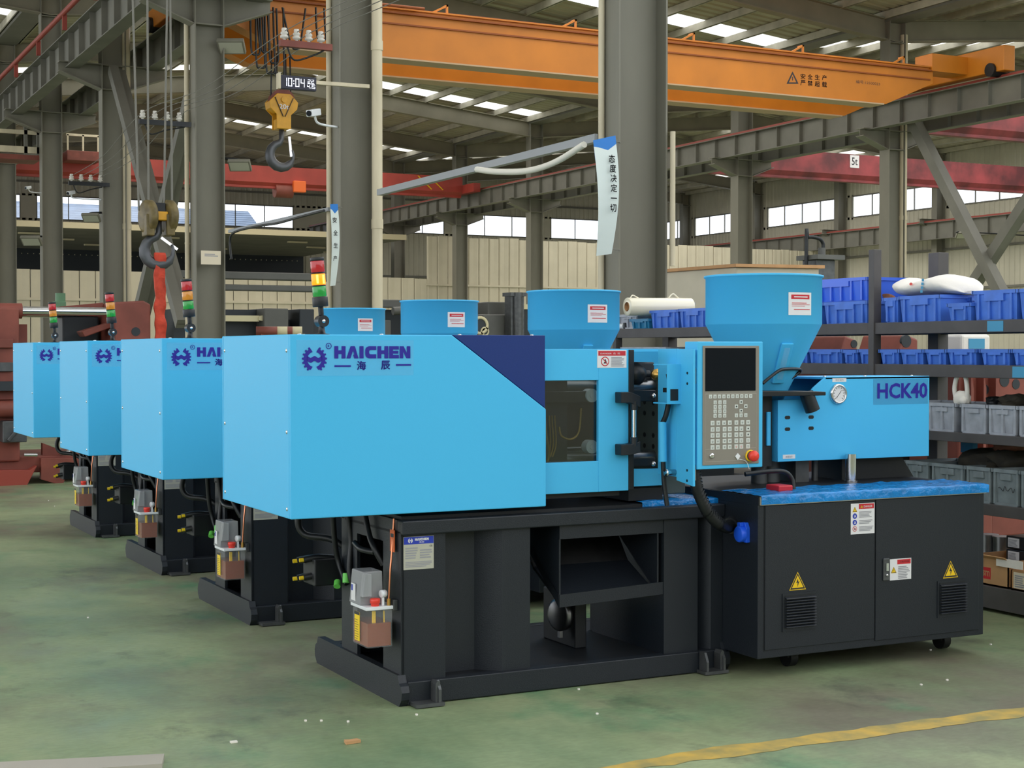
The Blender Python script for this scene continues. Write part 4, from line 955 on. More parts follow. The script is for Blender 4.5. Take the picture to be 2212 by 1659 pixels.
def bin_box(px0, px1, z0, h, key, label, group=None, kind='euro', X=RX + .03, depth=.42, cat='crate', lip=True, ya=None, yb=None):
    """open crate; long axis along depth, front face looks at -X"""
    ya = Yp(px1, X) if ya is None else ya; yb = Yp(px0, X) if yb is None else yb
    t = thing('storage_crate' if kind == 'euro' else 'parts_bin', label, cat, (X + depth / 2, (ya + yb) / 2, z0), group)
    z1 = z0 + h; tp = .012; th = .008
    ya += .004; yb -= .004
    # tapered shell with open top
    def ring(z, i): return [(X + i, ya + i, z), (X + depth - i, ya + i, z), (X + depth - i, yb - i, z), (X + i, yb - i, z)]
    o0, o1, i1, i0 = ring(z0, tp), ring(z1, 0), ring(z1, th), ring(z0 + .012, tp + th)
    mb = MB(); vs = o0 + o1 + i1 + i0; fs = [(3, 2, 1, 0), (12, 13, 14, 15)]
    for a in (0, 4, 8):
        for k in range(4): j = (k + 1) % 4; fs.append((a + k, a + j, a + 4 + j, a + 4 + k))
    mb.add(vs, fs)
    mb.build('shell', key, t)
    mb = MB().box(X - .008, X + depth + .008, ya - .008, ya + .004, z1 - .02, z1).box(X - .008, X + depth + .008, yb - .004, yb + .008, z1 - .02, z1).box(X - .008, X + .004, ya, yb, z1 - .02, z1).box(X + depth - .004, X + depth + .008, ya, yb, z1 - .02, z1)
    mb.build('rim', key, t)
    L = yb - ya; n = max(2, int(L / .1) + 1)
    src = None
    for k in range(n):
        y = ya + L * (k + .5) / n if kind != 'euro' else ya + L * (.06 + .88 * k / (n - 1))
        if src is None: src = MB().box(X - .006, X + .012, y - .008, y + .008, z0 + .006, z1 - .02).build('rib', key, t); ys = y
        else: c = src.copy(); COL.objects.link(c); c.location = (0, y - ys, 0)
    if kind == 'euro':
        MB().box(X - .008, X + .004, ya + L * .3, yb - L * .3, z1 - h * .30, z1 - .025).build('hand_hold', key, t)
        MB().box(X - .004, X + .01, ya + .01, yb - .01, z0, z0 + .012).build('foot_rim', key, t)
    else:
        MB().box(X - .01, X + .004, ya + L * .28, yb - L * .28, z1 - h * .36, z1 - .02).build('label_holder', key, t)
    return t
zt = LV[0][1]
bin_box(1335, 1378, zt, .115, 'crate_grey', 'grey crate at the left end of the top shelf under the film roll', X=RX + .05)
bin_box(1362, 1402, zt, .075, 'bin_teal', 'small teal bin on the top shelf under the film roll', kind='bin', X=RX + .02, depth=.2)
bin_box(1379, 1448, zt + .118, .09, 'crate_grey', 'grey crate standing behind the film roll on the top shelf', X=RX + .28, depth=.22)
bin_box(1405, 1465, zt, .135, 'bin_blue', 'blue bin on the top shelf right below the film roll', kind='bin')
bin_box(1467, 1527, zt, .138, 'bin_blue', 'blue bin on the top shelf left of the big light blue hopper', kind='bin')
bin_box(1529, 1592, zt, .14, 'bin_blue', 'blue bin half hidden by the left side of the big light blue hopper', kind='bin')
bin_box(1600, 1672, zt, .14, 'bin_blue', 'blue bin hidden behind the light blue hopper on the top shelf', kind='bin')
bin_box(1700, 1775, zt, .135, 'bin_blue', 'blue bin on the top shelf just right of the hopper, under the big glossy bin', kind='bin')
bin_box(1779, 1873, zt, .138, 'bin_blue', 'blue bin under the right half of the big glossy bin', kind='bin')
bin_box(1742, 1873, zt + .14, .145, 'bin_blue_new', 'big glossy blue bin stacked on two bins left of the rack post', kind='bin', depth=.4)
bin_box(1908, 1940, zt, .15, 'bin_blue', 'blue bin on the top shelf touching the right side of the rack post', kind='bin')
bin_box(1942, 2032, zt, .155, 'bin_blue', 'blue bin on the top shelf below the white sack', kind='bin')
bin_box(2046, 2098, zt, .10, 'bin_blue', 'low blue bin on the top shelf between two taller blue bins', kind='bin', X=RX + .015, depth=.2)
bin_box(2036, 2100, zt, .14, 'bin_blue', 'blue bin behind the low blue bin on the top shelf', kind='bin', X=RX + .24, depth=.2)
bin_box(2101, 2197, zt, .165, 'bin_blue', 'tall blue bin at the right end of the top shelf', kind='bin')
bin_box(2200, 2290, zt, .165, 'bin_blue', 'blue bin cut by the right edge of the photo on the top shelf', kind='bin')
zm = LV[1][1]
bin_box(1342, 1440, zm - .01, .12, 'crate_grey', 'grey crate on the second shelf left of the control panel', X=RX + .03)
for i, (a, b_, h, lb) in enumerate([(1655, 1703, .09, 'low blue bin on the second shelf behind the hopper cone'), (1704, 1744, .09, 'low blue bin with dark parts right of the hopper cone'), (1746, 1819, .09, 'low blue bin third to the left of the rack post on the second shelf'),
        (1821, 1853, .085, 'dark low blue bin second to the left of the rack post on the second shelf'), (1855, 1890, .09, 'low blue bin just left of the rack post on the second shelf'), (1900, 1942, .088, 'low blue bin just right of the rack post on the second shelf'),
        (1944, 1995, .088, 'low blue bin second to the right of the rack post'), (1998, 2044, .088, 'low blue bin third to the right of the rack post'), (2046, 2110, .09, 'low blue bin fourth to the right of the rack post'),
        (2118, 2182, .088, 'low blue bin fifth to the right of the rack post'), (2187, 2250, .088, 'low blue bin cut by the right photo edge on the second shelf')]):
    bin_box(a, b_, zm, h, 'bin_blue', lb, kind='bin')
zg = LV[2][1]
for a, b_, lb in [(1935, 2004, 'grey crate hidden behind the injection cover on the third shelf'), (2006, 2066, 'dusty grey crate on the third shelf next to the injection cover'), (2077, 2134, 'dusty grey crate second from the injection cover on the third shelf'),
                  (2136, 2199, 'dusty grey crate third from the injection cover on the third shelf'), (2202, 2270, 'dusty grey crate cut by the right photo edge on the third shelf')]:
    bin_box(a, b_, zg, .165, 'crate_grey', lb, depth=.36)
zf = LV[3][1]
for a, b_, lb in [(1957, 2010, 'dark grey crate on the fourth shelf behind the film-covered deck'), (2013, 2086, 'dark grey crate second from left on the fourth shelf'), (2089, 2145, 'dark grey crate at the right end of the blue film'),
                  (2147, 2205, 'dark grey crate with scribbled word on the fourth shelf'), (2207, 2275, 'dark grey crate cut by the right edge on the fourth shelf')]:
    c = bin_box(a, b_, zf, .20, 'crate_dark', lb, depth=.40)
    if 'scribbled' in lb:
        ym = (Yp(2147) + Yp(2205)) / 2; mb = MB()
        pts = [(RX + .030, ym + .06 - i * .012, zf + .09 + .012 * math.sin(i * 1.9) + .004 * math.cos(i * 3.1)) for i in range(11)]
        mb.tube(pts, .0016, 5); mb.build('scribble', 'dark_print', c)
zl = LV[4][1]
# film roll on the top shelf
t = thing('stretch_film_roll', 'roll of clear stretch film lying on crates at the left end of top shelf', 'roll', (6.4, 10.05, 1.79))
p, q = Vector((6.66, 10.02, 1.795)), Vector((6.10, 10.05, 1.79))
d = (q - p).normalized()
MB().lathe(p, [(.035, 0), (.068, 0), (.07, .004), (.07, (q - p).length - .004), (.068, (q - p).length), (.035, (q - p).length)], 24, d).build('film', 'roll_film', t)
MB().cyl(p - d * .01, q + d * .004, .036, n=18, cap=False).cyl(p - d * .01, q + d * .004, .03, n=18, cap=False).build('core_tube', 'cardboard', t)
MB().tube([p.lerp(q, .35) + Vector((0, 0, .068)), p.lerp(q, .28) + Vector((0, 0, .10)), p.lerp(q, .2) + Vector((0, 0, .068))], .006).build('loose_film', 'roll_film', t); MB().tube([q + Vector((.03, 0, .066)), q + Vector((.05, 0, .088)), q + Vector((.1, 0, .068))], .005).build('loose_film', 'roll_film', t)
# metal bits at the left end
y = Yp(1338)
solo(MB().use('white_plastic').cyl((RX + .05, y - .04, zt + .022), (RX + .05, y + .045, zt + .022), .022, n=14).use('dull_steel').box(RX + .04, RX + .07, y - .06, y - .035, zt, zt + .05), 'pipe_fitting', None, 'small white fitting at the left end of the top shelf', 'fitting', (RX + .05, y, zt))
# sack lying over the bins
def blob(c, dims, seed, n=26, m=16, amp=.12):
    rnd = random.Random(seed); ph = [(rnd.uniform(1, 4), rnd.uniform(1, 4), rnd.uniform(0, 6)) for _ in range(5)]
    mb = MB(); vs = []
    for j in range(m + 1):
        a = -PI / 2 + PI * j / m
        for i in range(n):
            tt = 2 * PI * i / n
            d_ = Vector((math.cos(a) * math.cos(tt), math.cos(a) * math.sin(tt), math.sin(a)))
            k = 1 + amp * sum(math.sin(u * d_.x * 2 + v * d_.y * 2 + w_ + d_.z * u) for u, v, w_ in ph) / 2.5
            vs.append(Vector(c) + Vector((d_.x * dims[0] * k, d_.y * dims[1] * k, max(d_.z * dims[2] * k, -dims[2] * .7))))
    return mb.add(vs, [(j * n + i, j * n + (i + 1) % n, (j + 1) * n + (i + 1) % n, (j + 1) * n + i) for j in range(m) for i in range(n)], True)
ya, yb = Yp(2097, RX + .2), Yp(1973, RX + .2); yc = (ya + yb) / 2
t = thing('woven_sack', 'white woven sack with blue print lying on the blue bins right of the post', 'sack', (RX + .2, yc, zt + .155))
prof = [(-.5, .15, .02), (-.46, .45, .03), (-.34, .85, .05), (-.2, 1.0, .06), (-.05, .98, .06), (.1, .86, .06), (.26, .74, .055), (.38, .76, .05), (.47, .95, .05), (.5, .9, .02)]
mb = MB(); n = 20; vs = []
for u, k, dxy in prof:
    for i in range(n):
        a = 2 * PI * i / n; vs.append((RX + .2 + .17 * math.cos(a) * min(1, k + .2), yc + u * (yb - ya) + .006 * math.sin(3 * a), zt + .158 + .12 * k * (.5 + .5 * math.sin(a)) + .003 * math.sin(5 * a + u * 9) * k))
fs = [(j * n + i, j * n + (i + 1) % n, (j + 1) * n + (i + 1) % n, (j + 1) * n + i) for j in range(len(prof) - 1) for i in range(n)] + [list(range(n))[::-1], list(range((len(prof) - 1) * n, len(prof) * n))]
mb.add(vs, fs, True); sk = mb.build('cloth', 'sack_white', t)
O = Vector((RX + .025, yc, zt + .15)); mb = MB().use('rack_touchup')
for k in range(4): mb.rect(.01 + k * .004, .03 + k * .004, .02 + k * .022, .036 + k * .022, O, UYn, UZ)
mb.use('red_button').poly([(-.07 + .014 * math.cos(i * PI / 5), .075 + .009 * math.sin(i * PI / 5)) for i in range(10)], O, UYn, UZ)
mb.build('print', None, t)
# bits lying in bins and on decks
def lump(px, z, r, key, lb, cat, X=RX + .2, dims=(1, 1, .6), seed=1, name='loose_part', amp=.25):
    y = Yp(px, X); return solo(blob((X, y, z), (r * dims[0], r * dims[1], r * dims[2]), seed, 16, 10, amp), name, key, lb, cat, (X, y, z))
lump(1712, zm + .095, .11, 'cloth_dark', 'heap of black small parts in the low bin right of the hopper cone', 'parts', seed=3, name='parts_heap')
lump(1915, zt + .15, .05, 'cloth_brown', 'pinkish cloth end showing above the bin beside the rack post', 'cloth', seed=4, name='cloth')
lump(2140, LV[3][1] + .2, .15, 'cloth_dark', 'dark olive heap of rags under the third shelf', 'rags', X=RX + .3, dims=(1, 1.2, .55), seed=5, name='rag_heap', amp=.3)
lump(2200, LV[3][1] + .22, .14, 'cloth_dark', 'second dark rag heap under the third shelf at the right edge', 'rags', X=RX + .32, dims=(1, 1, .5), seed=6, name='rag_heap', amp=.3)
lump(2182, LV[3][1] + .30, .09, 'cloth_brown', 'brown cloth on top of the dark rag heap', 'cloth', X=RX + .34, dims=(.8, 1.2, .4), seed=7, name='cloth', amp=.3)
lump(2150, zg + .175, .05, 'dark_steel', 'dark metal part lying in the third grey crate', 'part', seed=8, amp=.3)
lump(2190, zg + .175, .07, 'cloth_dark', 'dark metal scraps lying at the right end of the third shelf crates', 'part', seed=9, amp=.35)
y = Yp(2108, RX + .45); solo(MB().prism([(RX + .40, y - .07), (RX + .43, y + .06), (RX + .40, y + .07), (RX + .37, y - .06)], 'z', zf + .24, zf + .36), 'blue_case', 'bin_teal', 'small blue case leaning behind the rag heap', 'case', (RX + .4, y, zf + .24))
y = Yp(2025, RB); solo(MB().box(RB - .02, RB + .05, y - .12, y + .12, zf + .31, zf + .36), 'orange_bar', 'tool_orange', 'orange bar behind the rack right of the injection cover', 'bar', (RB, y, zf + .31))
# hanging loop bag on the third shelf
y = Yp(2090, RX + .1)
pts = [(RX + .06, y + .045, zg + .17), (RX + .05, y + .05, zg + .25), (RX + .05, y + .03, zg + .32), (RX + .05, y + .0, zg + .335), (RX + .05, y - .035, zg + .32), (RX + .05, y - .05, zg + .25), (RX + .06, y - .04, zg + .17)]
t = thing('carrier_bag', 'white plastic carrier bag with looped handle hanging over the third shelf crates', 'bag', (RX + .06, y, zg + .16))
MB().tube(pts, .013, 8).build('handle', 'sack_white', t); blob((RX + .06, y, zg + .19), (.04, .055, .045), 12, 16, 10, .2).build('bag', 'sack_white', t)
# floor level shelf: boxes
X = RX + .03
def carton(y0, y1, z0, z1, label, flap=True, key='cardboard', x0=X, x1=X + .34):
    t = thing('cardboard_box', label, 'box', ((x0 + x1) / 2, (y0 + y1) / 2, z0))
    mb = MB().box(x0, x1, y0, y1, z0, z0 + .01).box(x0, x0 + .006, y0, y1, z0, z1).box(x1 - .006, x1, y0, y1, z0, z1).box(x0, x1, y0, y0 + .006, z0, z1).box(x0, x1, y1 - .006, y1, z0, z1)
    mb.build('body', key, t)
    if flap: MB().prism([(x0, z1), (x0 - .03, z1 + .02), (x0 - .028, z1 + .024), (x0 + .003, z1 + .004)], 'y', y0, y1).prism([(x1, z1), (x1 + .03, z1 + .025), (x1 + .028, z1 + .03), (x1 - .003, z1 + .004)], 'y', y0, y1).build('flap', key, t)
    return t
yb, ym, ya = Yp(2080, X), Yp(2184, X), Yp(2260, X)
c = carton(ym + .01, yb, zl, zl + .15, 'brown cardboard box with red printed mark on the lowest shelf')
mb = MB().use('red_label'); O = Vector((X, 0, 0)); y1 = Yp(2114, X); y2 = Yp(2143, X)
mb.rect(-y1, -y2, zl + .035, zl + .10, O, UYn, UZ); mb.use('cardboard').text('sm', (X - .0008, Yp(2126, X), zl + .05), UYn, UZ, Yp(2126, X) - Yp(2141, X), .032, bold=.02); mb.build('print', None, c)
c = carton(ya, ym - .012, zl, zl + .11, 'pale carton with grey label beside the brown cardboard box', False, 'cardboard')
mb = MB().use('paper').card(-ym + .03, -ym + .2, zl + .012, zl + .10, O, UYn, UZ, .001); print_lines(mb, -ym + .04, -ym + .12, zl + .02, zl + .09, 6, O, UYn, UZ, 'grey_print'); mb.build('label', None, c)
solo(MB().prism([(-.16, .0), (.13, .012), (.13, .052), (-.16, .06)], 'x', -.004, .004) if False else MB().box(X - .012, X - .006, Yp(2215, X), Yp(2158, X), zl + .12, zl + .165), 'white_sheet', 'sack_white', 'folded white sheet lying over the front of the cartons', 'paper', (X, Yp(2190, X), zl + .14))
for k, z in enumerate((zl + .19, zl + .115)):
    t = thing('black_carton', 'black box with white label, %s of two at the right edge of the lowest shelf' % ('upper' if k == 0 else 'lower'), 'box', (X + .3, Yp(2215, X + .2), z))
    yy = Yp(2176, X + .2); MB().box(X + .2, X + .45, yy - .3, yy, z, z + .072).build('box', 'black_plastic', t, .004)
    mb = MB().use('white_label').card(-yy + .015, -yy + .1, z + .01, z + .062, Vector((X + .2, 0, 0)), UYn, UZ, .001); print_lines(mb, -yy + .02, -yy + .09, z + .015, z + .055, 6, Vector((X + .2, 0, 0)), UYn, UZ); mb.build('label', None, t)
for k, px in enumerate((2132, 2163)):
    y = Yp(px, X + .4); solo(MB().cyl((X + .42, y, zl), (X + .42, y, zl + .21), .055, n=20).cyl((X + .42, y, zl + .21), (X + .42, y, zl + .218), .06, n=20), 'steel_roller', 'steel', 'shiny steel cylinder behind the cardboard box, %s one of two' % ('left' if k == 0 else 'right'), 'cylinder', (X + .42, y, zl))
# ------------------------------------------------------------------ cranes
def box_girder(t, y, x0, x1, z0, z1, wd, key, chamfer=0.9, under='crane_under'):
    out = [(x0, z0 + (z1 - z0) * .62), (x0 + chamfer * 1.6, z0), (x1 - chamfer * 1.6, z0), (x1, z0 + (z1 - z0) * .62), (x1, z1), (x0, z1)]
    g = MB().prism(out, 'y', y - wd / 2, y + wd / 2).build('girder', key, t)
    MB().box(x0, x1, y - wd / 2 - .06, y + wd / 2 + .06, z1, z1 + .03).build('top_plate', key, g)
    MB().box(x0 + chamfer * 1.7, x1 - chamfer * 1.7, y - wd / 2 - .04, y + wd / 2 + .04, z0 - .03, z0).build('bottom_plate', under, g)
    return g
yA = 28.7
t = thing('overhead_crane', 'orange double girder overhead crane spanning the middle bay', 'crane', (17.5, yA, 7.4))
g1 = box_girder(t, yA, 8.0, 25.9, 7.32, 8.28, .42, 'orange_paint')
g2 = box_girder(t, yA + 1.9, 8.0, 26.2, 7.32, 8.28, .42, 'orange_paint')
MB().box(8.1, 25.8, yA - .30, yA - .21, 8.19, 8.22).box(8.1, 25.8, yA - .25, yA - .21, 7.98, 8.01).build('cable_rail', 'orange_line', g1)
MB().box(8.1, 25.9, yA - .04, yA + .04, 8.31, 8.37).build('trolley_rail', 'rail_red', g1)
for k in range(6):
    x = 10.0 + k * 3.0; MB().box(x, x + .04, yA - .2, yA - .16, 8.3, 8.5).bar((x - .3, yA - .18, 8.31), (x + .02, yA - .18, 8.48), .04, .04).box(x, x + .04, yA - .2, yA + .0, 8.46, 8.5).build('rail_bracket', 'orange_paint', t)
for x in (27.1, 7.95):
    e = MB().box(x - .18, x + .18, yA - 1.5, yA + 3.4, 8.12, 8.72).build('end_carriage', 'orange_paint', t, .02)
    for yw in (yA - 1.1, yA + 3.0): MB().cyl((x - .25, yw, 8.18), (x + .25, yw, 8.18), .16, n=18).build('wheel', 'dark_steel', t)
    for y in (yA, yA + 1.9): MB().prism([(y - .3, 8.2), (y + .3, 8.2), (y + .3, 8.62), (y - .3, 8.62)], 'x', x - 1.3 if x > 20 else x + .1, x - .1 if x > 20 else x + .7).build('carriage_joint', 'orange_paint', t)
O = Vector((0, yA - .21, 0)); mb = MB().use('dark_print'); fy = yA - .2108
a = onY(1712, 168, fy)
def P(px, py): q = onY(px, py, fy); return (q.x, q.z)
mb.poly([P(1699, 181), P(1725, 181), P(1712, 154)], O, UX, UZ, .001); mb.use('orange_paint').poly([P(1704, 178), P(1720, 178), P(1712, 161)], O, UX, UZ, .002); mb.use('dark_print').poly([P(1711, 174), P(1713, 174), P(1713, 166), P(1711, 166)], O, UX, UZ, .003)
for i, ch in enumerate('安全生产'):
    q = onY(1729 + i * 15.5, 170 + i * 1.0, fy); mb.text(ch, q, UX, UZ, .145, .12, .001, bold=.02)
for i, ch in enumerate('严禁超载'):
    q = onY(1729 + i * 15.5, 184.5 + i * 1.2, fy); mb.text(ch, q, UX, UZ, .145, .13, .001, bold=.02)
q = onY(1849, 180, fy); mb.text('编号:12500023', q, UX, UZ, .72, .08, .001)
mb.build('lettering', None, g1)
# trolley with festoon cables
MB().box(9.2, 10.5, yA - .1, yA + 2.0, 8.37, 8.85).build('trolley', 'green_paint', t, .02)
mb = MB().cyl((9.2, yA - .45, 8.3), (12.4, yA - .45, 8.3), .03, n=8)
mb.build('festoon_track', 'orange_line', t)
for k, (pa, pb, dp) in enumerate([(541, 556, 100), (553, 566, 128), (562, 578, 95), (572, 590, 140), (580, 597, 118), (590, 612, 150), (610, 660, 88), (682, 700, 70)]):
    a = onY(pa, 16, yA - .45); b_ = onY(pb, 18, yA - .45); lo = onY((pa + pb) / 2 + 4, 18 + dp, yA - .45)
    MB().tube([a, a.lerp(lo, .5) + Vector((-.05, 0, 0)), lo + Vector((-.08, 0, .05)), lo, lo + Vector((.08, 0, .06)), b_.lerp(lo, .5) + Vector((.04, 0, 0)), b_], .02, 6).build('festoon_cable', 'hose_black', t)

def hook_shape(mb, c, s, U=Vector((1, 0, 0)), n=18):
    """J shaped crane hook hanging from c, opening to +U"""
    c = Vector(c); Z = Vector((0, 0, 1)); pts = [c, c - Z * .25 * s]
    for i in range(13):
        a = math.radians(100 + 24 * i); pts.append(c - Z * (.58 * s) + U * (.26 * s * math.cos(a)) + Z * (.26 * s * math.sin(a)))
    k = len(pts); N = 10; vs = []
    for i, p in enumerate(pts):
        d = (pts[min(i + 1, k - 1)] - pts[max(i - 1, 0)]).normalized(); u = Vector((0, 1, 0)); v = d.cross(u)
        r = s * (.055 if i < 2 else (.06 + .05 * math.sin(PI * (i - 1) / 12)) * (1 if i < 12 else .55))
        vs += [p + (u * math.cos(2 * PI * j / N) * .75 + v * math.sin(2 * PI * j / N)) * r for j in range(N)]
    mb.add(vs, [(i * N + j, i * N + (j + 1) % N, (i + 1) * N + (j + 1) % N, (i + 1) * N + j) for i in range(k - 1) for j in range(N)] + [list(range(N))[::-1], list(range((k - 1) * N, k * N))], True)
    return mb
# yellow hook block of the orange crane
yH = yA + .95
c = onY(608, 235, yH); S_ = 1.0
t = thing('hook_block', 'yellow crane hook block hanging from the orange crane below the digital clock', 'hook', (c.x, yH, c.z))
x, z = c.x, c.z
mb = MB()
mb.prism([(x - .14, z + .28), (x + .14, z + .28), (x + .30, z + .12), (x + .28, z - .02), (x + .15, z - .14), (x + .15, z - .42), (x - .15, z - .42), (x - .15, z - .14), (x - .28, z - .02), (x - .30, z + .12)], 'y', yH - .16, yH - .13)
mb.prism([(x - .14, z + .28), (x + .14, z + .28), (x + .30, z + .12), (x + .28, z - .02), (x + .15, z - .14), (x + .15, z - .42), (x - .15, z - .42), (x - .15, z - .14), (x - .28, z - .02), (x - .30, z + .12)], 'y', yH + .13, yH + .16)
mb.build('side_plate', 'hook_yellow', t, .01)
MB().prism([(x - .30, z + .12), (x - .16, z + .12), (x - .12, z - .1), (x - .28, z - .02)], 'y', yH - .14, yH + .14).prism([(x + .30, z + .12), (x + .16, z + .12), (x + .12, z - .1), (x + .28, z - .02)], 'y', yH - .14, yH + .14).box(x - .13, x + .13, yH - .13, yH + .13, z - .42, z - .22).build('guard', 'hook_yellow', t, .01)
MB().cyl((x, yH - .12, z + .14), (x, yH + .12, z + .14), .25, n=24).build('sheave', 'rust_red', t); MB().cyl((x, yH - .19, z + .16), (x, yH - .155, z + .16), .06, n=16).build('pin', 'hook_yellow', t)
MB().bar((x - .19, yH - .165, z + .2), (x - .02, yH - .165, z - .18), .01, .05, (0, 1, 0)).bar((x + .19, yH - .165, z + .2), (x + .02, yH - .165, z - .18), .01, .05, (0, 1, 0)).build('stripe', 'dark_print', t)
MB().use('white_label').text('20t', (x - .1, yH - .168, z - .03), UX, UZ, .2, .1, .002, bold=.02).build('lettering', None, t)
hook_shape(MB(), (x, yH, z - .38), .95).build('hook', 'hook_iron', t)
MB().bar((x + .16, yH, z - .55), (x + .2, yH, z - .95), .05, .03, (0, 1, 0)).build('latch', 'chrome', t)
for dx in (-.22, -.1, .1, .2): MB().cyl((x + dx, yH, z + .15), (x + dx * .8, yH, 8.4), .016, n=6).build('wire_rope', 'dark_steel', t)

# red cranes farther away
def red_crane(y, x0, x1, z0, z1, label, key='red_paint', sign=False, wd=.5):
    t = thing('overhead_crane', label, 'crane', ((x0 + x1) / 2, y, z0))
    g = MB().box(x0, x1, y - wd / 2, y + wd / 2, z0 + (z1 - z0) * .25, z1).build('girder', key, t)
    MB().prism([(y - wd / 2, z0 + (z1 - z0) * .25), (y - .12, z0 + .08), (y - .12, z0), (y + .12, z0), (y + .12, z0 + .08), (y + wd / 2, z0 + (z1 - z0) * .25)], 'x', x0, x1).build('lower_flange', key, t)
    for x in (x0 - .15, x1 + .15): MB().box(x - .15, x + .15, y - 1.3, y + 1.3, z0 + .15, z0 + .5).build('end_carriage', key, t)
    return t, g
t, g = red_crane(57, 8.3, 26.6, 7.72, 8.55, 'red single girder crane across the far left part of the middle bay')
for dx in (0, .5): MB().bar((24.6 + dx, 56.745, 8.5), (25.2 + dx, 56.745, 7.98), .01, .18, (0, 1, 0)).build('stripe', 'hazard_yellow', g)
hb = thing('chain_hoist', 'electric hoist with orange box under the far red crane', 'hoist', (18.9, 57, 7.2))
p = onY(641, 405, 57); MB().box(p.x - .25, p.x + .25, 56.6, 56.9, p.z - .22, p.z + .22).build('control_box', 'tool_orange', hb, .03)
MB().cyl((p.x - .9, 57, p.z - .15), (p.x - .2, 57, p.z - .15), .28, n=16).build('motor', 'rust_red', hb); MB().box(p.x - .5, p.x + .3, 56.9, 57.2, p.z, 7.75).build('trolley', 'dark_steel', hb)
t, g = red_crane(43, 29.3, 47.3, 7.42, 8.38, 'worn red crane with 5t plate in the right bay', 'red_worn')
p = onY(1846, 349, 42.74); mb = MB().use('white_label').card(p.x - .2, p.x + .2, p.z - .22, p.z + .22, (0, 42.745, 0), UX, UZ, .01).use('dark_print').text('5t', (p.x - .13, 42.733, p.z - .13), UX, UZ, .26, .27, .002, bold=.01); mb.build('load_plate', None, t)
for dx in (0, .45): MB().bar((44.2 + dx, 42.74, 8.3), (44.7 + dx, 42.74, 7.7), .01, .16, (0, 1, 0)).build('stripe', 'dark_print', g)
red_crane(33.2, 29.3, 47.3, 7.55, 8.55, 'worn red crane nearest in the right bay at the right edge', 'red_worn')

# near hook block with rope falls and the red sling
yN = 17.3
def N(px, py): return onY(px, py, yN)
c = N(343, 462)
t = thing('hook_block', 'worn yellow crane hook block hanging in front of the left columns', 'hook', (c.x, yN, c.z))
for px_, lean in ((320, -.02), (364, .02)):
    q = N(px_, 468); mb = MB().lathe((q.x, yN, q.z), [(0, -.05), (.15, -.05), (.19, -.03), (.19, .03), (.15, .05), (0, .05)], 24, (1, .25, 0))
    o = mb.build('sheave_cover', 'hook_worn', t)
    MB().prism([(q.x - .05, q.z + .02), (q.x + .05, q.z + .02), (q.x + .045, q.z - .22), (q.x - .045, q.z - .22)], 'y', yN - .12, yN + .12).build('cover_plate', 'hook_worn', t, .01)
MB().box(c.x - .08, c.x + .08, yN - .11, yN + .11, c.z - .08, c.z + .02).build('cross_head', 'hook_yellow', t, .01); MB().cyl((c.x - .09, yN, c.z + .03), (c.x + .09, yN, c.z + .03), .05, n=12).box(c.x - .06, c.x + .06, yN - .06, yN + .06, c.z + .02, c.z + .12).build('pin_housing', 'dark_steel', t)
hook_shape(MB(), (c.x + .0, yN, c.z - .06), .62, Vector((.95, -.3, 0))).build('hook', 'hook_iron', t)
MB().bar((c.x + .02, yN - .02, c.z - .27), (c.x + .2, yN - .04, c.z - .40), .03, .02, (0, 1, 0)).build('latch', 'chrome', t)
for a, b_ in ((285, 300), (318, 321), (362, 354), (367, 372)):
    q = N(b_, 455); p = N(a, -60); p = q + (p - q) * ((8.55 - q.z) / (p.z - q.z)); MB().cyl((p.x, yN, p.z), (q.x, yN, q.z), .012, n=6).build('wire_rope', 'wire_grey', t)
MB().box(c.x - .5, c.x + .5, yN - .3, yN + .3, 8.5, 8.9).build('hoist_drum', 'dark_steel', t); near_x = c.x
p, q = N(344, 546), N(346, 760)
mb = MB(); n = 34; vs = []
for i in range(n + 1):
    k = i / n; z = p.z + (q.z - p.z) * k; wv = .056 + .005 * math.sin(i * 1.1); xo = .006 * math.sin(i * .55) + (q.x - p.x) * k; dy = .018 * math.sin(i * .8)
    vs += [(p.x + xo - wv, yN - .03 + dy, z), (p.x + xo + wv, yN - .05 - dy, z), (p.x + xo + wv, yN - .0 - dy, z), (p.x + xo - wv, yN + .02 + dy, z)]
mb.add(vs, [(4 * i + j, 4 * i + (j + 1) % 4, 4 * i + 4 + (j + 1) % 4, 4 * i + 4 + j) for i in range(n) for j in range(4)] + [(3, 2, 1, 0), (4 * n, 4 * n + 1, 4 * n + 2, 4 * n + 3)], True)
solo(mb, 'lifting_sling', 'sling_red', 'red fabric lifting sling hanging from the near crane hook', 'sling', (p.x, yN, q.z))

nc = thing('overhead_crane', 'crane girder of the near bay above the photo, carrying the near hook', 'crane', (0, yN, 8.9))
MB().box(-14, 6.5, yN - .25, yN + .25, 8.9, 9.6).build('girder', 'orange_paint', nc); MB().box(6.1, 6.45, yN - 1.2, yN + 1.2, 8.08, 8.9).build('end_carriage', 'orange_paint', nc)
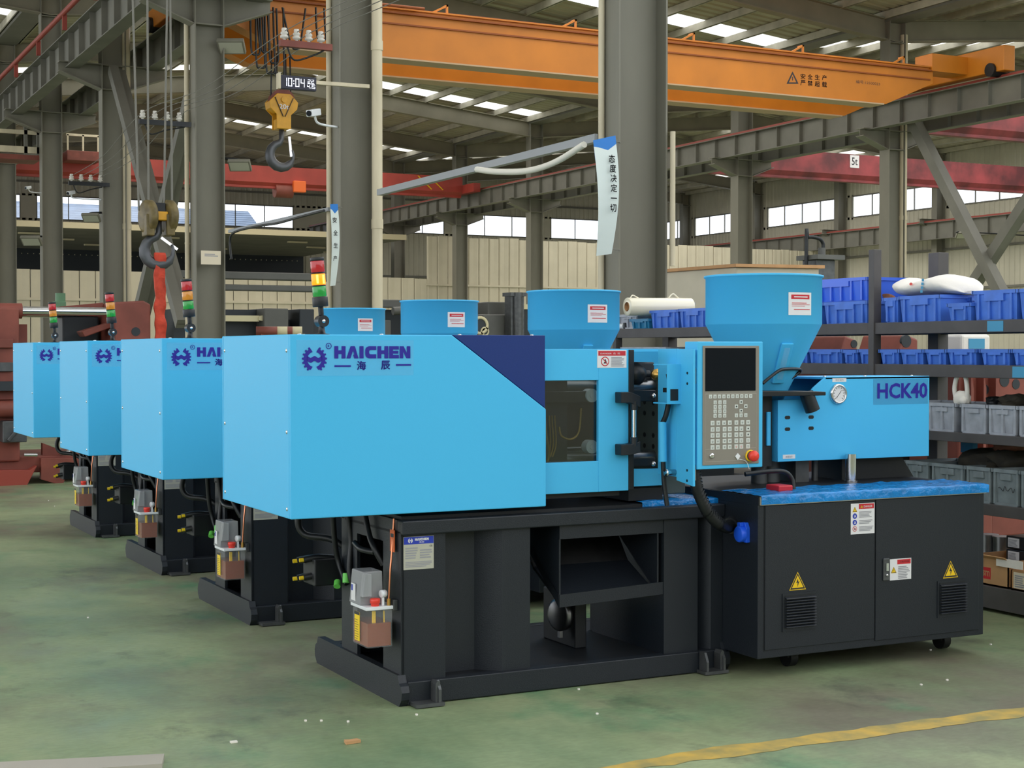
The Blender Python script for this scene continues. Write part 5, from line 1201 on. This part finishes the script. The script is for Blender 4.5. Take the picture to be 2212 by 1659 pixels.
# ------------------------------------------------------------------ things fixed to the columns
def downpipe(x, y, r, label, z0=0, z1=10, joints=()):
    t = thing('downpipe', label, 'pipe', (x, y, z0)); MB().cyl((x, y, z0), (x, y, z1), r, n=16).build('pipe', 'pipe_beige', t)
    for z in joints: MB().cyl((x, y, z), (x, y, z + .12), r * 1.12, n=16).build('sleeve', 'pipe_beige', t)
    return t
p = onX(798, 400, X1 + .19); downpipe(p.x, 18.1, .068, 'thick pale downpipe on the column with the clock arm', joints=(5.25, 7.45, 3.0))
def pipe_at(px, X, r, label, **k): p = onX(px, 400, X); return downpipe(X, p.y, r, label, **k)
pipe_at(1299, X1 - .28, .028, 'thin pale pipe on the left edge of the slogan column', z0=1.8)
pipe_at(711, X1 - .28, .035, 'thin pale pipe on the left edge of the clock column')
pipe_at(274, X1 + .28, .085, 'pale downpipe right of the column beside the sling', joints=(4, 6.5))
pipe_at(22, X1 + .28, .11, 'pale downpipe at the far left edge of the photo', joints=(3.5, 6))
pipe_at(404, X1 - .3, .04, 'thin pale pipe just left of the paper notice column')
pipe_at(1951, X2 + .32, .1, 'pale downpipe on the column under the crane right end', joints=(5,))
pipe_at(1000, X2 + .3, .09, 'thin pale pipe beside the dark far column above the second hopper')
pipe_at(1453, X1 + .28, .024, 'thin pale hose along the right edge of the slogan column', z0=2.2, z1=3.38)

# digital clock on its arm
yK = 18.1
a, b_ = onY(605, 162, yK), onY(682, 198, yK)
t = thing('digital_clock', 'black hanging digital clock showing 10:04 in white digits', 'clock', ((a.x + b_.x) / 2, yK, b_.z))
MB().box(a.x, b_.x, yK - .03, yK + .05, b_.z, a.z).build('case', 'clock_case', t, .006)
SEG = {'0': 'abcdef', '1': 'bc', '2': 'abged', '4': 'fgbc', '5': 'afgcd'}
def digit(mb, ch, O, wd, h, th):
    r = {'a': (0, wd, h - th, h), 'g': (0, wd, h / 2 - th / 2, h / 2 + th / 2), 'd': (0, wd, 0, th), 'f': (0, th, h / 2, h), 'b': (wd - th, wd, h / 2, h), 'e': (0, th, 0, h / 2), 'c': (wd - th, wd, 0, h / 2)}
    for s_ in SEG[ch]:
        u0, u1, v0, v1 = r[s_]; e = th * .18; mb.rect(u0 + e, u1 - e, v0 + e, v1 - e, O, UX, UZ, .001)
mb = MB().use('led'); W_, H_ = b_.x - a.x, a.z - b_.z
for ch, u in (('1', .06), ('0', .2), ('0', .40), ('4', .55)): digit(mb, ch, Vector((a.x + W_ * u, yK - .031, b_.z + H_ * .2)), W_ * .115, H_ * .62, W_ * .026)
for v in (.38, .58): mb.rect(0, W_ * .025, 0, H_ * .07, Vector((a.x + W_ * .345, yK - .031, b_.z + H_ * v)), UX, UZ, .001)
for ch, u in (('2', .75), ('2', .85)): digit(mb, ch, Vector((a.x + W_ * u, yK - .031, b_.z + H_ * .55)), W_ * .075, H_ * .27, W_ * .014)
for ch, u in (('4', .73), ('1', .80), ('5', .885)): digit(mb, ch, Vector((a.x + W_ * u, yK - .031, b_.z + H_ * .16)), W_ * .075, H_ * .27, W_ * .014)
mb.rect(0, W_ * .012, 0, H_ * .04, Vector((a.x + W_ * .825, yK - .031, b_.z + H_ * .18)), UX, UZ, .001).rect(0, W_ * .2, 0, H_ * .03, Vector((a.x + W_ * .74, yK - .031, b_.z + H_ * .48)), UX, UZ, .001)
mb.build('digits', None, t)
p, q = onY(674, 178, yK), onY(797, 187, yK)
MB().bar((p.x, yK, p.z), (q.x, yK, q.z), .045, .045).build('arm', 'pipe_beige', t); MB().box(a.x - .03, a.x, yK - .03, yK + .06, b_.z, a.z + .02).build('end_bracket', 'pipe_beige', t)

def camera_unit(px, py, Y, label, s=1., to=None):
    p = onY(px, py, Y); t = thing('security_camera', label, 'camera', p)
    d = Vector((-.75, -.62, -.22)).normalized(); q = p + d * .2 * s
    MB().bar(p - d * .12 * s, q, .13 * s, .12 * s).build('housing', 'white_plastic', t, .01); MB().cyl(q, q + d * .01, .05 * s, n=14).build('lens', 'screen', t)
    MB().tube([p + Vector((0, 0, -.06 * s)), p + Vector((.1 * s, .05, -.18 * s)), Vector(to + (p.z - .2 * s,)) if to else p + Vector((.34 * s, .12, -.2 * s))], .022 * s, 8).build('bracket', 'white_plastic', t)
camera_unit(680, 243, 18.2, 'white security camera left of the clock column under the orange crane', .7, (6.86, 18.35))
camera_unit(62, 405, 39.1, 'small white security camera at the left above the far windows', .55, (6.86, 39.2))
camera_unit(155, 416, 32.3, 'small white security camera near the left column row', .6, (6.86, 32.3))
def floodlight(px, py, Y, label, s=1., to=None):
    p = onY(px, py, Y); t = thing('floodlight', label, 'lamp', p)
    n = Vector((-.3, -.5, -.8)).normalized(); u = Vector((.88, -.47, 0)); v = u.cross(n).normalized()
    vs = [p + u * a_ * .3 * s + v * b2 * .2 * s + n * c_ * .05 * s for c_ in (-1, 1) for a_, b2 in ((-1, -1), (1, -1), (1, 1), (-1, 1))]
    MB().add(vs, [(3, 2, 1, 0), (4, 5, 6, 7), (0, 1, 5, 4), (1, 2, 6, 5), (2, 3, 7, 6), (3, 0, 4, 7)]).build('housing', 'column_grey', t, .01)
    vs = [p + u * a_ * .26 * s + v * b2 * .16 * s + n * .056 * s for a_, b2 in ((-1, -1), (1, -1), (1, 1), (-1, 1))]; MB().add(vs, [(0, 1, 2, 3)]).build('glass', 'plate_silver', t)
    MB().tube([p - n * .05 * s, p + Vector((-.02, 0, .14 * s)), Vector(to + (p.z + .12,))], .025, 6).build('bracket', 'dark_steel', t)
floodlight(518, 357, 25, 'grey floodlight on the right side of the paper notice column', .62, (7.34, 25.15))
floodlight(197, 470, 32.2, 'pale floodlight on the left side of the column beside the sling', .6, (6.86, 32.3))
floodlight(68, 520, 39.1, 'pale floodlight on the left column at window height', .8, (6.86, 39.2))
floodlight(2080, 508, 46.0, 'floodlight on the far wall between braces at the right', .9, (48.4, 46.3))
floodlight(500, 100, 25.0, 'grey lamp hood at the right side of the paper notice column near the top', .75, (7.34, 25.15))

# banners
def banner(pts, X, Y, label, txt, colr, head=True):
    t = thing('slogan_banner', label, 'banner', (X, Y, 2.4)); (x0, zt_), (x1, zt2), (x2, zb), (x3, zb2) = pts
    n = 14; mb = MB().use('banner_white'); vs = []
    for i in range(n + 1):
        k = i / n; bow = .06 * math.sin(PI * k); l = (x0 + (x3 - x0) * k, zt_ + (zb2 - zt_) * k); r = (x1 + (x2 - x1) * k + bow * .3, zt2 + (zb - zt2) * k)
        vs += [(l[0], Y - bow, l[1]), (r[0], Y - .04 - bow, r[1])]
    mb.add(vs, [(2 * i, 2 * i + 2, 2 * i + 3, 2 * i + 1) for i in range(n)])
    if head:
        mb.use('banner_blue'); mb.add([(vs[0][0], vs[0][1] - .002, vs[0][2]), (vs[1][0], vs[1][1] - .002, vs[1][2]), (vs[3][0], vs[3][1] - .002, vs[3][2]), (vs[4][0], vs[4][1] - .002, vs[4][2] - .03)], [(0, 3, 2, 1)])
    MB().bar((x1 - .02, Y, zt2 - .03), (X1 - .24, Y + .12, zt2 - .03), .012, .012).bar((x2 - .02, Y, zb + .05), (X1 - .24, Y + .12, zb + .05), .012, .012).build('tie', 'wire_grey', t)
    mb.build('sheet', None, t); mb = MB().use('dark_print'); k0 = .17
    for i, ch in enumerate(txt):
        k = k0 + i * (.5 / len(txt)) * (1 if len(txt) > 4 else 1.25); xl = x0 + (x3 - x0) * k; xr = x1 + (x2 - x1) * k + .02 * math.sin(PI * k); h = .068
        zz = zt2 + (zb - zt2) * k; wd = min(.062, (xr - xl) * .6); mb.text(ch, (xr - wd - .035, Y - .048 - .075 * math.sin(PI * k) - .0, zz - (h if ch != '一' else h * .6)), UX, UZ, wd, h if ch != '一' else .010, .001, bold=.02)
    mb.build('lettering', None, t)
def Q(px, py, Y): q = onY(px, py, Y); return (q.x, q.z)
yb_ = 11.30
banner([Q(1281, 303, yb_), Q(1324, 294, yb_), Q(1316, 549, yb_), Q(1288, 553, yb_)], X1 - .4, yb_, 'long white slogan banner with blue top on the foremost grey column', '态度决定一切', 'dark_print')
yb_ = 18.1
banner([Q(713, 441, yb_), Q(727, 441, yb_), Q(722, 617, yb_), Q(713, 618, yb_)], X1 - .4, yb_, 'narrow white banner on the left edge of the clock column', '安全生产', 'dark_print')
p, q = onY(434, 541, 24.95), onY(477, 572, 24.95)
t = thing('paper_notice', 'faded paper notice stuck on a grey column above the red tower light', 'notice', (p.x, 24.95, q.z))
mb = MB().use('paper').card(p.x, q.x, q.z, p.z, (0, 24.95, 0), UX, UZ, .004); mb.build('sheet', None, t)
mb = MB(); print_lines(mb, p.x + .06, q.x - .04, (p.z + q.z) / 2 + .02, p.z - .04, 2, Vector((0, 24.948, 0)), UX, UZ); mb.build('print', None, t)

# conduits between columns
def conduit(pa, pb, X, label, r=.05, sag=None):
    a_, b2 = onX(*pa, X), onX(*pb, X); t = thing('cable_conduit', label, 'conduit', a_)
    MB().bar(a_, b2, r * 1.6, r * 1.6, (1, 0, 0)).build('tray', 'conduit', t)
    if sag:
        P_ = [onX(*s_, X - .1) for s_ in sag]; MB().tube(P_, .03 if sag[0][0] > 900 else .018, 8).build('sagging_hose', 'hose_white' if sag[0][0] > 900 else 'hose_black', t)
    return t
conduit((820, 416), (1292, 298), X1 - .3, 'grey conduit with sagging white hose between the clock and slogan columns', .045, [(1030, 366), (1075, 371), (1140, 369), (1200, 350), (1262, 312)])
conduit((496, 500), (712, 452), X1 - .3, 'grey conduit with black cable between notice and clock columns', .03, [(500, 560), (497, 520), (508, 501), (560, 488), (600, 482), (650, 468), (700, 455)])
# bus wire brackets with porcelain insulators, and the four bare wires
ins = []
for i, (px0, px1, py0, py1, Y) in enumerate(((604, 716, 93, 100, 18.3), (300, 412, 262, 268, 25.1), (148, 236, 396, 397, 32.2))):
    a_, b2 = onY(px0, py0, Y), onY(px1, py1, Y)
    t = thing('insulator_bracket', ['bracket with four porcelain insulators beside the clock', 'bracket with four insulators left of the notice column', 'bracket with four insulators low on the left column'][i], 'bracket', (b2.x, Y, b2.z))
    zz = (a_.z + b2.z) / 2
    MB().box(a_.x, b2.x, Y - .04, Y + .04, zz - .05, zz + .03).build('arm', 'rust_red' if i == 0 else 'dark_steel', t); row = []
    for k in range(4):
        x = a_.x + .06 + k * (b2.x - a_.x) * .235
        MB().lathe((x, Y, zz + .03), [(.02, 0), (.02, .02), (.05, .03), (.05, .055), (.03, .065), (.045, .08), (.045, .1), (.028, .11), (.036, .125), (.03, .15), (0, .155)], 14).build('insulator', 'porcelain', t); row.append(Vector((x, Y, zz + .14)))
    ins.append(row)
    MB().tube([(a_.x + .1, Y, zz - .05), (a_.x + .2, Y + .02, zz - .2), (a_.x + .45, Y + .02, zz - .12), (b2.x - .1, Y, zz - .05)], .012, 6).build('jumper_cable', 'hose_black', t)
for k in range(4):
    a_ = ins[0][k]; nr = Vector((a_.x, 11.4, a_.z + .05)); pts = [nr, (nr + a_) / 2 - Vector((0, 0, .12)), a_, (a_ + ins[1][k]) / 2 - Vector((0, 0, .15)), ins[1][k], (ins[1][k] + ins[2][k]) / 2 - Vector((0, 0, .15)), ins[2][k]]
    solo(MB().tube(pts, .006, 5), 'bus_wire', 'wire_grey', ['outermost', 'second', 'third', 'innermost'][k] + ' of four thin bare wires running along the left columns', 'wire', a_)

# service platform with rails between the far left columns
yS = 39.6
t = thing('service_platform', 'small steel service platform with rails between the two leftmost columns', 'platform', (onY(40, 330, yS).x, yS, onY(40, 330, yS).z))
xa, xb2 = onY(-30, 300, yS).x, onY(86, 300, yS).x
for py, h in ((285, .05), (323, .08)): zz = onY(40, py, yS).z; MB().box(xa, xb2, yS - .04, yS + .04, zz - h, zz + h).build('rail', 'pipe_beige', t)
zz = onY(40, 334, yS).z; MB().box(xa, xb2, yS - .05, yS + .9, zz - .12, zz).build('floor_plate', 'rust_red', t); MB().box(xb2 - .08, xb2, yS - .04, yS + .04, zz, onY(40, 270, yS).z).box(xa + .9, xa + .98, yS - .04, yS + .04, zz, onY(40, 270, yS).z).build('post', 'beam_grey', t)
t = thing('crane_trolley', 'brown crane trolley with rails on the far red crane at the left', 'trolley', (onY(175, 340, 56).x, 56, 8.5))
q0, q1 = onY(140, 322, 56), onY(212, 352, 56)
MB().box(q0.x, q1.x, 55.6, 56.6, q1.z, q1.z + .35).build('body', 'rust_red', t, .02)
for xx in (q0.x + .05, (q0.x + q1.x) / 2, q1.x - .05): MB().box(xx - .03, xx + .03, 55.7, 55.76, q1.z + .3, q0.z + .5).build('rail_post', 'pipe_beige', t)
MB().box(q0.x, q1.x, 55.7, 55.76, q0.z + .45, q0.z + .53).build('hand_rail', 'pipe_beige', t)

# ------------------------------------------------------------------ other machines
# red press behind the blue row
yR = 17.6
t = thing('red_press', 'large rust-red machine with chrome tie bar behind the rear blue machine', 'machine', (3.3, yR, 0))
def R(px, py, Y=yR): q = onY(px, py, Y); return q.x, q.z
x0, z0 = R(-60, 690); x1, z1 = R(40, 655)
MB().box(x0 - .3, x1 - .05, yR - .35, yR + .9, .25, z1 - .06).build('left_platen', 'rust_red', t, .02); MB().cyl((x0, yR - .2, z1 - .09), (x1, yR - .2, z1 - .09), .085, n=20).build('tie_bar_boss', 'rust_red', t)
MB().cyl((x1, yR - .2, z1 - .09), (R(235, 668)[0], yR - .2, z1 - .09), .05, n=18).build('tie_bar', 'chrome', t); MB().cyl((x1, yR + .7, z1 - .09), (R(235, 668)[0], yR + .7, z1 - .09), .05, n=18).build('tie_bar', 'chrome', t)
xa, xb2 = R(236, 700)[0], R(312, 700)[0]
MB().prism([(xa, .9), (xb2, .9), (xb2, 1.98), (xb2 - .08, 2.02), (xa, 2.0)], 'y', yR - .3, yR + .9).build('right_platen', 'rust_red', t, .02); MB().cyl((R(280, 717)[0], yR - .304, R(280, 717)[1]), (R(280, 717)[0], yR - .29, R(280, 717)[1]), .05, n=18).build('platen_hole', 'machine_dark', t)
MB().prism([R(60, 668), R(235, 652), R(235, 668), R(60, 676)], 'y', yR + .3, yR + .6).build('top_link', 'rust_red', t)
MB().prism([R(172, 716), R(245, 694), R(247, 704), R(180, 728)], 'y', yR - .1, yR + .2).build('toggle_arm', 'rust_red', t, .01); MB().box(R(40, 700)[0], R(62, 700)[0], yR + .1, yR + .5, .9, 1.75).build('guide_plate', 'rust_red', t)
MB().box(R(150, 700)[0], R(230, 700)[0], yR + .4, yR + .8, 1.2, 1.85).build('toggle_block', 'machine_dark', t, .02)
for py in (742, 792, 852, 900): a_ = R(0, py); MB().box(x0 - .3, x1 - .12, yR - .40, yR - .35, a_[1] - .05, a_[1] + .05).build('platen_rib', 'rust_red' if py != 792 else 'dull_steel', t, .008)
MB().cyl((x0 - .2, yR - .5, R(0, 880)[1]), (x1 + .05, yR - .5, R(0, 880)[1]), .09, n=18).build('cylinder', 'rust_red', t); MB().box(x0, x1 - .05, yR - .55, yR - .4, R(0, 832)[1] - .05, R(0, 832)[1] + .05).build('cylinder_block', 'machine_dark', t)
q = R(18, 930); mb = MB().box(q[0] - .15, q[0] + .1, yR - .6, yR - .35, q[1] - .1, q[1] + .13).bar((q[0] - .1, yR - .62, q[1] - .08), (q[0] + .08, yR - .62, q[1] + .14), .04, .05, (0, 1, 0)); mb.build('valve_block', 'dull_steel', t, .01)
MB().box(x0 - .3, R(330, 700)[0], yR - .3, yR + .9, .12, .3).build('base_frame', 'rust_red', t, .01)
MB().prism([R(-50, 1010), R(48, 1010), R(65, 1000), R(42, 1045), R(-50, 1045)], 'y', yR - .45, yR - .3).build('base_foot', 'rail_red', t, .005)
MB().prism([R(75, 985), R(148, 985), R(135, 1010), R(120, 1043), R(75, 1030)], 'y', yR - .4, yR - .3).build('base_foot', 'rust_red', t, .005)
MB().prism([R(85, 955), R(125, 970), R(130, 985), R(85, 985)], 'y', yR - .2, yR - .1).build('base_web', 'rust_red', t); MB().cyl((R(38, 978)[0], yR - .42, R(38, 978)[1]), (R(66, 978)[0], yR - .42, R(66, 978)[1]), .02, n=10).build('guide_rod', 'chrome', t); MB().cyl((R(118, 977)[0], yR - .3, R(118, 977)[1]), (R(140, 972)[0], yR - .3, R(140, 972)[1]), .02, n=10).build('guide_rod', 'chrome', t)
q = R(172, 648); MB().box(q[0] - .06, q[0] + .08, yR + 1.2, yR + 1.4, 1.9, q[1] + .02).cyl((q[0] + .03, yR + 1.3, q[1]), (q[0] + .03, yR + 1.3, q[1] + .12), .06, n=14).build('pump_motor', 'green_paint', t, .01)

# dark grey presses in the middle bay
def G(px, py, Y): q = onY(px, py, Y); return q.x, q.z
yG = 30
t = thing('grey_press', 'large dark grey press with horizontal tie beams behind the tower light', 'machine', (10, yG, 0))
xl, xr = G(380, 600, yG)[0], G(725, 600, yG)[0]
for py0, py1, k in ((590, 606, 0), (617, 630, .2)): MB().box(xl, xr - k * 2, yG - .2, yG + .1, G(600, py1, yG)[1], G(600, py0, yG)[1]).build('tie_beam', 'machine_grey', t, .02)
a_ = G(500, 688, yG); MB().box(xl, G(555, 690, yG)[0], yG - .15, yG + .05, a_[1] - .06, a_[1] + .06).prism([G(553, 684, yG), G(564, 681, yG), G(564, 694, yG), G(553, 692, yG)], 'y', yG - .2, yG + .1).build('tie_rod', 'insul_light', t)
MB().box(G(561, 700, yG)[0], G(613, 700, yG)[0], yG - .3, yG + .8, 0, G(580, 667, yG)[1]).build('platen', 'machine_grey', t, .02); MB().box(xl, G(560, 700, yG)[0], yG + .2, yG + 1, 0, G(500, 668, yG)[1]).build('body', 'machine_dark', t)
MB().box(G(640, 700, yG)[0], G(672, 700, yG)[0], yG - .2, yG + .6, 0, G(655, 668, yG)[1]).build('pump_column', 'machine_dark', t, .02); MB().box(G(613, 660, yG)[0], G(735, 660, yG)[0], yG + .4, yG + 1, 0, G(655, 690, yG)[1]).build('rear_housing', 'machine_dark', t)
for k, px in enumerate((568, 590, 601, 622)): q = G(px, 715, 26); solo(MB().lathe((q[0], 26, q[1]), [(.05, -.12), (.08, -.12), (.08, .25), (.05, .25), (.05, -.12)], 16, (.9, -.3, 0)).box(q[0] - .05, q[0] + .3, 25.95, 26.1, 0, q[1] - .05), 'mould_fitting', 'insul_light' if k % 2 else 'rust_red', ['leftmost', 'second', 'third', 'rightmost'][k] + ' pale ring end of the orange fittings behind the foremost cover', 'fitting', (q[0], 26, 0))
t = thing('grey_press', 'dark grey press with round ports and upright cylinder between the two far hoppers', 'machine', (14.5, yG, 0))
MB().box(G(1026, 700, yG)[0], G(1095, 700, yG)[0], yG - .4, yG + .6, 0, G(1050, 680, yG)[1]).build('body', 'machine_grey', t, .03); MB().box(G(1050, 640, yG)[0], G(1100, 640, yG)[0], yG - .1, yG + .6, 1.2, G(1050, 667, yG)[1] + .15).build('head', 'machine_grey', t, .02)
for px, py, r in ((1037, 703, .2), (1047, 716, .1)): q = G(px, py, yG - .42); MB().lathe((q[0], yG - .41, q[1]), [(r * .7, 0), (r * .7, .03), (r, .03), (r, 0)], 20, (0, -1, 0)).build('port_ring', 'insul_light', t); MB().cyl((q[0], yG - .42, q[1]), (q[0], yG - .4, q[1]), r * .7, n=20).build('port', 'machine_dark', t)
q0, q1 = G(1097, 632, yG - .6), G(1125, 730, yG - .6); MB().box(q0[0], q1[0], yG - .75, yG - .45, 0, q0[1]).box(q0[0] - .03, q1[0] + .05, yG - .8, yG - .4, q0[1] - .08, q0[1]).cyl(((q0[0] + q1[0]) / 2, yG - .78, 0), ((q0[0] + q1[0]) / 2, yG - .78, q0[1]), .1, n=12).build('upright_cylinder', 'dull_steel', t)
MB().box(G(820, 600, yG)[0], G(1000, 600, yG)[0], yG + 1.4, yG + 1.7, G(850, 660, yG)[1], G(850, 642, yG)[1]).box(G(820, 600, yG)[0], G(880, 600, yG)[0], yG + .9, yG + 1.3, 0, G(850, 690, yG)[1]).build('cross_beam', 'machine_grey', t, .02); MB().box(G(860, 660, yG)[0], G(1030, 660, yG)[0], yG + 1.7, yG + 2.2, 0, G(900, 665, yG)[1]).build('rear_housing', 'machine_dark', t)
MB().cyl((G(880, 650, yG)[0], yG + .8, G(880, 670, yG)[1]), (G(1050, 650, yG)[0], yG + .8, G(1050, 664, yG)[1]), .09, n=14).build('tie_rod', 'machine_grey', t)
t = thing('cream_door_frame', 'dark doorway with cream frame between cylinder and third hopper', 'cabinet', (16.2, 33, 0))
q0, q1 = G(1128, 668, 33), G(1160, 700, 33); MB().box(q0[0], q1[0] + .4, 33, 33.6, 0, q0[1]).build('body', 'machine_dark', t); MB().box(q0[0] - .05, q1[0] + .4, 32.95, 33.65, q0[1], q0[1] + .12).build('top', 'insul_light', t)

# cream insulated machine cabinet behind the rack
cx, cy = 9.15, 12.5; an = math.radians(8)
t = thing('insulated_cabinet', 'big cream-coloured machine cabinet behind the large light blue hopper', 'cabinet', (cx, cy, 0))
def rot(pts): return [(cx + (a_ - cx) * math.cos(an) - (b2 - cy) * math.sin(an), cy + (a_ - cx) * math.sin(an) + (b2 - cy) * math.cos(an)) for a_, b2 in pts]
y1_ = onX(1487, 595, 8.3).y; x_ = onY(1590, 577, 11.9); xr_ = onY(1748, 590, 11.9).x
MB().prism([(x_.x, 11.9), (xr_, 11.75), (xr_ + .3, 13.4), (x_.x - .1, 13.4)], 'z', 0, x_.z).build('body', 'beige_box', t, .01); MB().prism([(x_.x - .03, 11.86), (xr_ + .03, 11.7), (xr_ + .35, 13.45), (x_.x - .14, 13.45)], 'z', x_.z, x_.z + .03).build('top_sheet', 'cardboard', t)
q = onY(1496, 612, 12.6); mb = MB().box(q.x - .02, q.x + .06, 12.56, 12.62, q.z - .1, q.z + .06).cyl((q.x + .02, 12.6, q.z - .1), (q.x + .02, 12.6, .0), .008, n=6); solo(mb, 'control_box', 'dull_steel', 'small grey switch box on a thin post left of the cream cabinet', 'box', (q.x, 12.6, 0))
q = onY(1540, 640, 13.5); MB().box(onY(1487, 600, 13.5).x, x_.x + .2, 13.45, 14.6, 0, onY(1487, 592, 13.5).z).build('side_housing', 'beige_box', t, .01)
MB().use('yellow_label').card(onY(1497, 600, 13.44).x, onY(1508, 600, 13.44).x, onY(1497, 612, 13.44).z, onY(1497, 587, 13.44).z, (0, 13.45, 0), UX, UZ, .004).build('yellow_sticker', None, t)
# upright cylinder with bent pipe behind the cabinet
q = onY(1775, 562, 16); t = thing('upright_cylinder', 'grey upright cylinder with flange and bent pipe left of the rack post', 'cylinder', (q.x, 16, 0))
MB().box(q.x - .16, q.x + .14, 15.9, 16.2, 0, q.z).build('barrel', 'dull_steel', t, .01); MB().box(q.x - .22, q.x + .22, 15.8, 16.25, q.z, q.z + .06).build('flange', 'machine_grey', t); MB().cyl((q.x, 16, q.z + .06), (q.x, 16, q.z + .16), .05, n=12).build('gland', 'machine_grey', t)
MB().tube([(q.x - .25, 16, .5), (q.x - .25, 16, q.z + .2), (q.x - .22, 16, q.z + .29), (q.x - .05, 16, q.z + .28), (q.x + .02, 16, q.z + .22), (q.x + .02, 16, q.z + .12)], .025, 8).build('bent_pipe', 'dark_steel', t)
# red castings seen through the rack shelves
def casting(px0, px1, py0, py1, Y, label, key='rust_red', holes=()):
    a_, b2 = onY(px0, py0, Y), onY(px1, py1, Y); t = thing('red_casting', label, 'casting', ((a_.x + b2.x) / 2, Y, 0))
    MB().prism([(a_.x, 0), (b2.x, 0), (b2.x, a_.z * .98), (b2.x - .1, a_.z), (a_.x + .06, a_.z), (a_.x, a_.z * .9)], 'y', Y, Y + .5).build('body', key, t, .015)
    for hx_, hz_, r in holes: q = onY(hx_, hz_, Y - .003); MB().cyl((q.x, Y - .004, q.z), (q.x, Y + .02, q.z), r, n=16).build('hole', 'machine_dark', t)
    return t
casting(1812, 1852, 726, 760, 9.0, 'red casting seen left of the rack post between the upper shelves', holes=((1845, 743, .03),))
casting(1940, 1983, 724, 760, 9.4, 'red casting with round hole right of the rack post', holes=((1958, 737, .05),))
casting(1720, 1812, 715, 760, 10.2, 'grey-brown casting right of the hopper cone between shelves', 'dark_steel')
casting(2080, 2140, 815, 880, 8.6, 'rust red casting above the second and third grey crates', holes=((2125, 825, .05),))
casting(2143, 2230, 812, 900, 8.9, 'rust red casting at the right edge above grey crates', holes=((2170, 822, .05), (2195, 830, .04)))
cw = casting(2072, 2146, 762, 900, 7.95, 'rust red block under the white plastic wrapped part', holes=((2128, 842, .035), (2100, 905, .03)))
for px in (2085, 2112, 2138): q = onY(px, 830, 7.95); MB().prism([(q.x - .012, .5), (q.x + .012, .5), (q.x + .012, 1.2), (q.x - .012, 1.28)], 'y', 7.88, 7.95).build('web', 'rust_red', cw)
t = thing('plastic_wrapped_part', 'white plastic wrapped part with blue label behind the second shelf', 'package', (7.3, 8.0, 1.4))
a_, b2 = onY(2078, 722, 8.0), onY(2140, 760, 8.0); MB().box(a_.x, b2.x, 8.0, 8.3, b2.z, a_.z).build('wrap', 'sack_white', t, .02); MB().box(a_.x + .06, b2.x - .06, 7.995, 8.0, a_.z - .1, a_.z - .03).build('label', 'rack_touchup', t)
q = onY(2020, 975, 9.2); t = thing('grey_sheet_pile', 'grey rusted plate stack behind the fourth shelf', 'plates', (q.x, 9.2, 0)); MB().box(q.x - .35, q.x + .1, 9.2, 9.6, 0, q.z + .1).build('stack', 'dark_steel', t, .01)
MB().box(q.x - .36, q.x + .11, 9.19, 9.6, q.z + .1, q.z + .14).build('top_plate', 'cardboard', t)
# ------------------------------------------------------------------ small things on the floor
p = onZ(761, 1602, .006); solo(MB().prism([(p.x - .03, p.y - .015), (p.x + .03, p.y - .01), (p.x + .025, p.y + .02), (p.x - .005, p.y + .012), (p.x - .025, p.y + .02)], 'z', .001, .012), 'brown_scrap', 'cardboard', 'brown paper scrap on the green floor in front of the machine', 'scrap', (p.x, p.y, 0))
for k, (px, py) in enumerate(((505, 1604), (660, 1558), (694, 1558), (752, 1560), (900, 1545), (1290, 1543), (1250, 1490), (2046, 1470), (105, 1082), (118, 1094), (165, 1043), (190, 1335), (530, 1345), (2140, 1393), (1990, 1480), (2010, 1405))):
    p = onZ(px, py, 0); r = .0042 if k else .008; solo(MB().box(p.x - r * (1 if k else 1.6), p.x + r * (1 if k else 1.6), p.y - r, p.y + r, 0, .006), 'floor_speck', 'sack_white', 'tiny white speck of litter lying on the green floor', 'litter', (p.x, p.y, 0), 'white specks on the floor')
a_, b2, c_, d_ = onZ(-60, 1661, 0), onZ(355, 1640, 0), onZ(350, 1662, 0), onZ(-60, 1690, 0)
solo(MB().prism([(a_.x, a_.y), (b2.x, b2.y), (c_.x, c_.y), (d_.x, d_.y)], 'z', .0, .02), 'pale_board', 'slab_grey', 'pale board lying on the floor at the bottom left corner', 'board', (b2.x, b2.y, 0))
